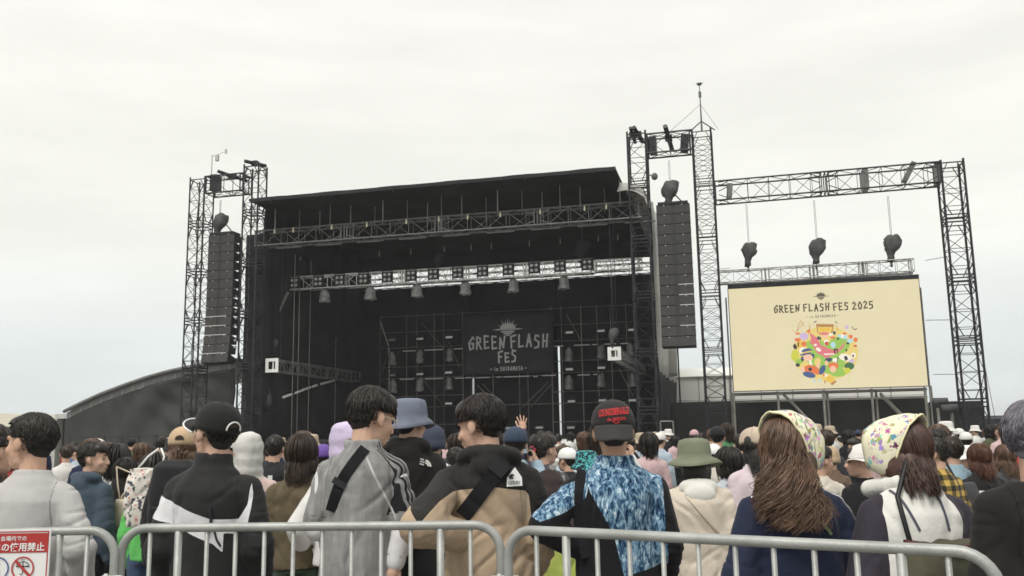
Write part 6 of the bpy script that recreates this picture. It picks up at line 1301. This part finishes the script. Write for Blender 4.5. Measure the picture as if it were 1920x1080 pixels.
t, f, o = simple('person in a navy knit beanie and a black and white patterned shirt', 812, 796, 6.9, cmat('black_white_pattern', ((.72,.72,.72), (.02,.02,.022)), pattern='blotch', vary=.04), hat='beanie', hatm=cmat('navy_knit', (.055,.062,.095), bump=.8, bscale=60), bottom=DENIM, n=120)
simple('person with dark hair in a grey top looking down behind the beanie', 858, 838, 8.0, cmat('grey_top', (.16,.16,.165)), hy=-30, hp=15, n=160)
# man holding up a phone
f_ = dict(hands=(dict(curl=70, d=(.15,.25,1), n=(.9,.3,0), spread=3), dict(curl=70, d=(-.15,.25,1), n=(-.9,.3,0), spread=3)))
t, f, o = simple('man in a navy cap and light blue shirt holding a phone up in both hands', 966, 801, 6.7, cmat('light_blue_shirt', (.36,.47,.56)), hat='cap', hatm=cmat('navy_cap', (.045,.065,.10)), hatk=dict(yaw=0), arms=(((-.22,.06,1.18), (-.135,.14,1.40)), ((.25,.05,1.18), (.17,.14,1.42))), n=160, **f_)
ph = at(972, 842, 6.9); t2 = thing('phone', 'dark phone held up by the man in the navy cap', 'phone', (ph.x, 6.93, ph.z-.035)); mb = MB(); mb.box((0, 0, .035), (.15, .009, .072)); fin(mb.mesh('phone_body', M['black_steel']), 'phone_body', []); mb.build('phone_body', M['black_steel'], t2); mb = MB(); mb.box((0, -.006, .035), (.138, .003, .064)); mb.build('phone_screen', mat('phone_screen', (.02,.02,.02), .2, vary=0, emit=((.35,.40,.45,1), .6)), t2)
# raised hand
t, f, o = simple('person stretching one open hand high above the crowd', 1001, 816, 8.2, cmat('plum_top', (.06,.05,.09)), arms=(((-.15,.06,1.56), (-.115,.06,1.77)), None), hands=(dict(curl=8, d=(-.05,0,1), n=(0,1,0), spread=15, side=1), None), n=140, vox=.012)
t, f, o = simple('woman with hair tied in a red scrunchie and a dark plaid shirt', 1019, 812, 6.9, cmat('grey_plaid', ((.05,.05,.055), (.10,.10,.11), (.28,.28,.27)), pattern='plaid'), hy=-55, n=300, vol=.012, length=.045, face=True)
mb = MB(); mb.tube([f.h(-.01+.030*math.cos(a), -.128+.008*math.sin(2*a), -.005+.030*math.sin(a)) for a in [2*math.pi*k/14 for k in range(14)]], .012, 7, closed=True); mb.build('scrunchie', mat('red_scrunchie', (.42,.04,.09), .8, vary=.2), t, True); mb = MB(); mb.ell(f.h(-.01,-.14,-.01), (.032,.03,.04)); mb.build('hair_bun', HB, t, True)
t, f, o = simple('child sized person in a dark brown hood and lime green jacket beside the barrier', 1029, 884, 4.9, cmat('lime_jacket', (.42,.50,.12), [('brown_hood', (.045,.034,.034))]), hood='up', lean=14, hp=20, ease=.05, masks=[('brown_hood', lambda q, p: p[:,2]-1.20)], flare=.06, hem=.66)
simple('person in a white ball cap and dark top, half hidden by the blue shirt', 1064, 840, 8.2, cmat('dark_top', (.03,.03,.034)), hat='cap', hatm=M['white'], hatk=dict(yaw=0), hy=50, face=True, n=100)
simple('person in a teal patterned bucket hat near the red lettered cap', 1099, 846, 6.6, cmat('charcoal_top', (.04,.04,.042)), hat='bucket', hatm=cmat('teal_print', ((.10,.42,.44), (.015,.03,.035)), pattern='blotch'), n=100)
t, f, o = simple('person in a green bucket hat and an oversized cream sweater', 1303, 827, 5.15, cmat('cream_sweater', (.70,.62,.52), vary=.06, bump=.6, bscale=160), hair=HB, style='long', ends=1.42, n=200, hat='bucket', hatm=cmat('sage_hat', (.20,.215,.15), vary=.14), hatk=dict(size=1.08, brim=.07, yaw=-15, tilt=6), hy=-20, hp=10, ease=.055, hem=.80, w=1.05, amp=.02)
mb = MB()
for k in range(9): mb.ell(f.t(.085*math.cos(math.pi*k/8), -.075-.03*math.sin(math.pi*k/8), 1.41+.018*math.sin(math.pi*k/8)), (.045,.04,.045))
mb.ell(f.t(0,-.125,1.37), (.105,.045,.075)); fin(me := solid(mb, .010, 4), 'white_hood', cmat('white_towel', (.80,.79,.74), vary=.06)); link('white_hood', me, t); back_strap(o, t, [(-.09,1.36), (.02,1.22), (.14,1.08)], .012, cream, 'bag_strap')
t, f, o = simple('black haired person in a pale blue grey shirt with a dark strap', 1366, 836, 6.6, cmat('pale_blue_shirt', (.50,.54,.60)), style='long', ends=1.40, n=240, hy=20); back_strap(o, t, [(-.06,1.39), (.03,1.28), (.10,1.15)], .018, M['black_steel'], 'bag_strap')
simple('person in a small white cap holding something up, left of the pale blue shirt', 1337, 833, 9.0, cmat('pale_top', (.58,.54,.48)), hat='cap', hatm=M['white'], arms=(((-.2,.1,1.22), (-.08,.14,1.40)), ((.2,.1,1.22), (.08,.14,1.40))), hands=(dict(curl=60, d=(0,.1,1), n=(.9,.3,0)), dict(curl=60, d=(0,.1,1), n=(-.9,.3,0))), n=80)
t, f, o = simple('man with cropped hair and a white strap over a dark top', 1389, 812, 9.5, cmat('dark_navy_top', (.025,.025,.035)), n=180); back_strap(o, t, [(-.07,1.39), (-.02,1.28), (.03,1.15)], .035, M['white'], 'bag_strap')
simple('woman in a beige cap with dark tied hair and pale pink top', 1414, 802, 6.1, cmat('pale_pink_top', (.64,.54,.58)), hat='cap', hatm=cmat('beige_cap', (.54,.44,.35)), hatk=dict(yaw=-60), n=240, style='long', ends=1.36, hy=-60, back=bk)
simple('dark haired person with face turned left beside the floral scarf', 1533, 832, 6.4, cmat('cream_top', (.66,.62,.54)), hy=-70, n=260, face=True, length=.06)
simple('person in a fluffy light brown hat among the crowd', 1556, 836, 8.5, cmat('brown_top', (.16,.11,.08)), hat='beanie', hatm=cmat('fluffy_tan', (.46,.34,.22), bump=1, bscale=40), n=60)
t, f, o = simple('woman in a white cap and black top with her face turned left', 1613, 834, 6.1, cmat('black_tee', (.02,.02,.022)), hair=HD, hat='cap', hatm=cmat('white_cap', (.74,.71,.68)), hatk=dict(yaw=60), hy=60, yaw=20, face=True, n=240)
simple('man turned to face sideways in a black jacket behind the white cap woman', 1602, 820, 10.5, cmat('black_tee', (.02,.02,.022)), yaw=100, hy=20, face=True, n=200)
t, f, o = simple('man in a yellow and black checked flannel shirt', 1752, 819, 6.5, cmat('yellow_flannel', ((.03,.028,.025), (.16,.115,.04), (.52,.36,.10)), pattern='plaid'), hy=50, yaw=12, face=True, n=340, ease=.035)
t, f, o = simple('man in a light blue denim shirt with a dark shoulder strap', 1782, 817, 7.2, cmat('light_denim', (.30,.43,.50), vary=.16), hair=HD, hy=15, n=300, ease=.04); back_strap(o, t, [(-.10,1.37), (-.02,1.22), (.07,1.02)], .022, M['black_steel'], 'bag_strap')
pt = at(1812, 938, 6.9); sb = thing('sling_bag', 'dark grey sling bag at the hip of the man in light denim', 'bag', (pt.x, pt.y, pt.z-.12)); mb = MB(); mb.loft([[Vector((.10*k2*math.cos(a), .06*k2*math.sin(a), z)) for a in [2*math.pi*k/18 for k in range(18)]] for z, k2 in ((0,.7), (.05,1), (.18,1.0), (.25,.7))]); me = solid(mb, .01, 3); folds(me, .02, 5, armmask=False); fin(me, 'bag_body', cmat('grey_nylon', (.07,.07,.075), rough=.6)); link('bag_body', me, sb); mb = MB(); mb.tube([(-.05, 0, .24), (-.10, .06, .40)], .010, 6); mb.build('bag_strap', M['black_steel'], sb)
t, f, o = simple('woman with reddish brown hair in a black top with a white back print', 1834, 830, 7.0, cmat('black_print_top', (.024,.023,.024)), hair=hairmat('red_brown_hair', (.10,.045,.028)), style='long', ends=1.41, n=420, back=bk, ease=.035)
mb = MB(); gq = []
for j in range(9):
    row = []
    for i in range(9):
        hh, nn = surf_y(o, -.12+.24*i/8, 1.04+.24*j/8); row.append(hh+nn*.006 if hh is not None else Vector((-.12+.24*i/8, -.17, 1.04+.24*j/8)))
    gq.append(row)
mb.sheet(gq, -.002); mb.build('back_print', mat('print_white', (.70,.69,.66), .8, vary=.05), t, True)
mb = MB(); gq2 = [[gq[j][i]+Vector((0,-.006,0)) for i in range(2, 6)] for j in range(2, 6)]; mb.sheet(gq2, -.001); mb.build('print_photo', cmat('photo_print', ((.45,.42,.38), (.12,.11,.12)), pattern='blotch'), t, True); back_strap(o, t, [(-.03,1.36), (.05,1.22), (.13,1.08)], .014, M['black_steel'], 'bag_strap', off=.012)
simple('person in a white bucket hat with a white mask near the reddish brown hair', 1812, 836, 8.3, cmat('navy_top', (.03,.035,.06)), hat='bucket', hatm=M['white'], hatk=dict(brim=.04), hy=80, n=60)
simple('brown haired person close to the right edge in a grey top', 1883, 832, 8.0, cmat('dark_grey_top', (.07,.07,.075)), hair=HW, style='long', ends=1.36, n=300, back=bk)
# crew member on the stage
cu_, cz_ = P(797, 782, 6.0); cr = person('stage worker in a bright yellow green safety vest'); f = Fig(); build_body(f, 'body', cr, voxh=.012, voxb=.025); build_top(f, 'vest', cr, cmat('hi_vis', (.45,.75,.05), vary=.05), vox=.02, amp=.005); build_legs(f, cr, BLK, vox=.025); build_hair(f, cr, HB, 'short', 30, vox=.014); cr.location = S(U(797, 6), 6.0, 1.3); cr.rotation_euler = (0,0,1.2); s_ = 1.0; cr.scale = (s_,)*3

# ================================================================== the packed crowd towards the stage
OC = cmat('crowd_cloth', (0,0,0), pattern='objcol', vary=.15)
TOPS = [('black', (.020,.020,.022)), ('black', (.026,.025,.026)), ('charcoal', (.05,.05,.055)), ('navy', (.022,.028,.06)), ('grey', (.22,.22,.22)), ('white', (.68,.67,.64)), ('white', (.62,.62,.60)), ('white', (.66,.66,.64)), ('pale blue', (.42,.50,.58)), ('pale grey', (.42,.42,.42)), ('beige', (.46,.37,.27)), ('olive', (.09,.09,.055)), ('blue', (.08,.16,.32)), ('brown', (.12,.075,.05)), ('pale pink', (.58,.42,.43)), ('green', (.08,.22,.10)), ('red', (.34,.05,.05))]
def proto(hair, style, hat=None, hatm=None, ends=1.4, w=1.0, hy=0, hood=None, desc='', arms=None, hands=(None, None)):
    f = Fig(hy=hy, w=w, lean=1)
    if arms:
        for i in (0, 1):
            if arms[i]: f.arm(i, *arms[i])
    t = person(''); build_body(f, 'body', t, voxh=.012, voxb=.028, hands=hands); build_top(f, 'top', t, OC, vox=.024, amp=.010, seed=len(desc)); build_legs(f, t, BLK, vox=.034, shoes=SHOE)
    build_hair(f, t, hair, style, 110, seed=len(desc)+3, vox=.013, ends=ends, covered=hat is not None, vol=.010 if not hat else .004)
    if hat == 'cap': cap_hat(f, t, hatm, yaw=hy)
    if hat == 'bucket': bucket_hat(f, t, hatm)
    if hat == 'beanie': beanie(f, t, hatm)
    t['_d'] = desc; t['_h'] = (f.H @ Vector((0,-.015,.138))).z; t.location = (0, -400, 0); return t
PR = [(proto(HB, 'short', desc='short black hair'), 9), (proto(HD, 'short', desc='short dark brown hair', hy=25, w=.96), 7), (proto(HB, 'long', ends=1.36, desc='a black bob'), 7), (proto(HD, 'long', ends=1.28, desc='long dark brown hair', w=.94), 6), (proto(HW, 'long', ends=1.32, desc='long light brown hair', hy=-20), 3), (proto(hairmat('mid_brown_hair', (.10,.06,.04)), 'short', desc='short brown hair', hy=-30), 2),
      (proto(HB, 'short', 'cap', cmat('crowd_white_cap', (.72,.71,.68)), desc='a white cap'), 4), (proto(HB, 'short', 'cap', cmat('crowd_black_cap', (.025,.025,.027)), desc='a black cap', hy=15), 3), (proto(HD, 'long', 'bucket', cmat('crowd_beige_hat', (.46,.38,.28)), desc='a beige bucket hat'), 3), (proto(HB, 'short', 'bucket', cmat('crowd_black_hat', (.03,.03,.033)), desc='a black bucket hat'), 2), (proto(HB, 'short', 'cap', cmat('crowd_navy_cap', (.04,.05,.10)), desc='a navy cap', hy=-20), 1), (proto(HB, 'short', desc='black hair and glasses', hy=70), 2), (proto(HD, 'long', 'cap', cmat('crowd_pink_cap', (.55,.36,.38)), desc='a pale pink cap', ends=1.32), 1), (proto(HB, 'short', 'bucket', MATS['crowd_white_cap'], desc='a white bucket hat'), 2), (proto(HB, 'short', desc='raised hands and black hair', arms=(((-.2,.12,1.25), (-.09,.16,1.46)), ((.2,.12,1.25), (.09,.16,1.46))), hands=(dict(curl=60, d=(0,.1,1), n=(.9,.3,0)), dict(curl=60, d=(0,.1,1), n=(-.9,.3,0)))), 2)]
bag_ = [k for k, (p, n) in enumerate(PR) for _ in range(n)]; used = set(); rr = random.Random(77); taken = [(o.location.x, o.location.y) for o in bpy.data.objects if o.get('category') == 'person' and o.location.y > 0]
rows_ = [8.6, 9.8, 11.0, 12.4, 14.0, 16, 18.2, 20.8, 23.6, 26.6, 29.6]; cnt = 0
for ri, d in enumerate(rows_):
    hw = d*.60+.5; sp = .84+.012*d; x = -hw+rr.uniform(0, sp)
    while x < hw:
        dx, dd = x+rr.uniform(-.18, .18), d+rr.uniform(-.4, .4); x += sp*rr.uniform(.75, 1.3)
        fx = 960+FPX*dx/dd
        if fx < 420 and dd > 30: continue
        if (Vector((dx, dd, 0))-S(-9, -2, 0)).y > -1.0: continue
        if any((dx-a)**2+(dd-b)**2 < .36 for a, b in taken): continue
        k = rr.choice(bag_); p = PR[k][0]; cn, cc = rr.choice(TOPS); h = rr.gauss(1.465, .065); h = max(1.32, min(1.62, h))
        if k in used: o = copy_tree(p)
        else: o = p; used.add(k)
        s_ = h/p['_h']; o.location = (dx, dd, 0); o.scale = (s_*1.04, s_*1.04, s_); o.rotation_euler = (0, 0, rr.gauss(0, .28)); taken.append((dx, dd)); cnt += 1
        dist = 'in the rear rows' if dd < 13 else 'in the middle rows' if dd < 21 else 'near the stage'
        lab = 'person with %s and a %s top %s' % (p['_d'], cn, dist); o['label'] = lab; o['group'] = 'spectators with %s and %s tops %s' % (p['_d'], cn, dist)
        for ch in o.children:
            if ch.name.startswith('top'): ch.color = (*cc, 1)
for k, (p, n) in enumerate(PR):
    if k not in used:
        for ch in list(p.children_recursive): bpy.data.objects.remove(ch)
        bpy.data.objects.remove(p)
for o in bpy.data.objects:
    for k in ('_b', '_d', '_h'):
        if k in o: del o[k]
# ------------------------------------------------------------------ haze
hz = MB(); hz.add([(x, y, z) for x in (-920, 920) for y in (-62, 1520) for z in (-1, 24)], [(0,1,3,2),(4,6,7,5),(0,4,5,1),(2,3,7,6),(0,2,6,4),(1,5,7,3)])
hm = bpy.data.materials.new('haze'); hm.use_nodes = True; t_ = hm.node_tree; t_.nodes.remove(t_.nodes['Principled BSDF']); pv = N(t_, 'ShaderNodeVolumePrincipled')
pv.inputs['Color'].default_value = (.96,.97,1,1); pv.inputs['Density'].default_value = .00065; pv.inputs['Anisotropy'].default_value = 0.0
t_.links.new(pv.outputs[0], t_.nodes['Material Output'].inputs['Volume'])
tag(hz.build('haze', hm), kind='stuff')
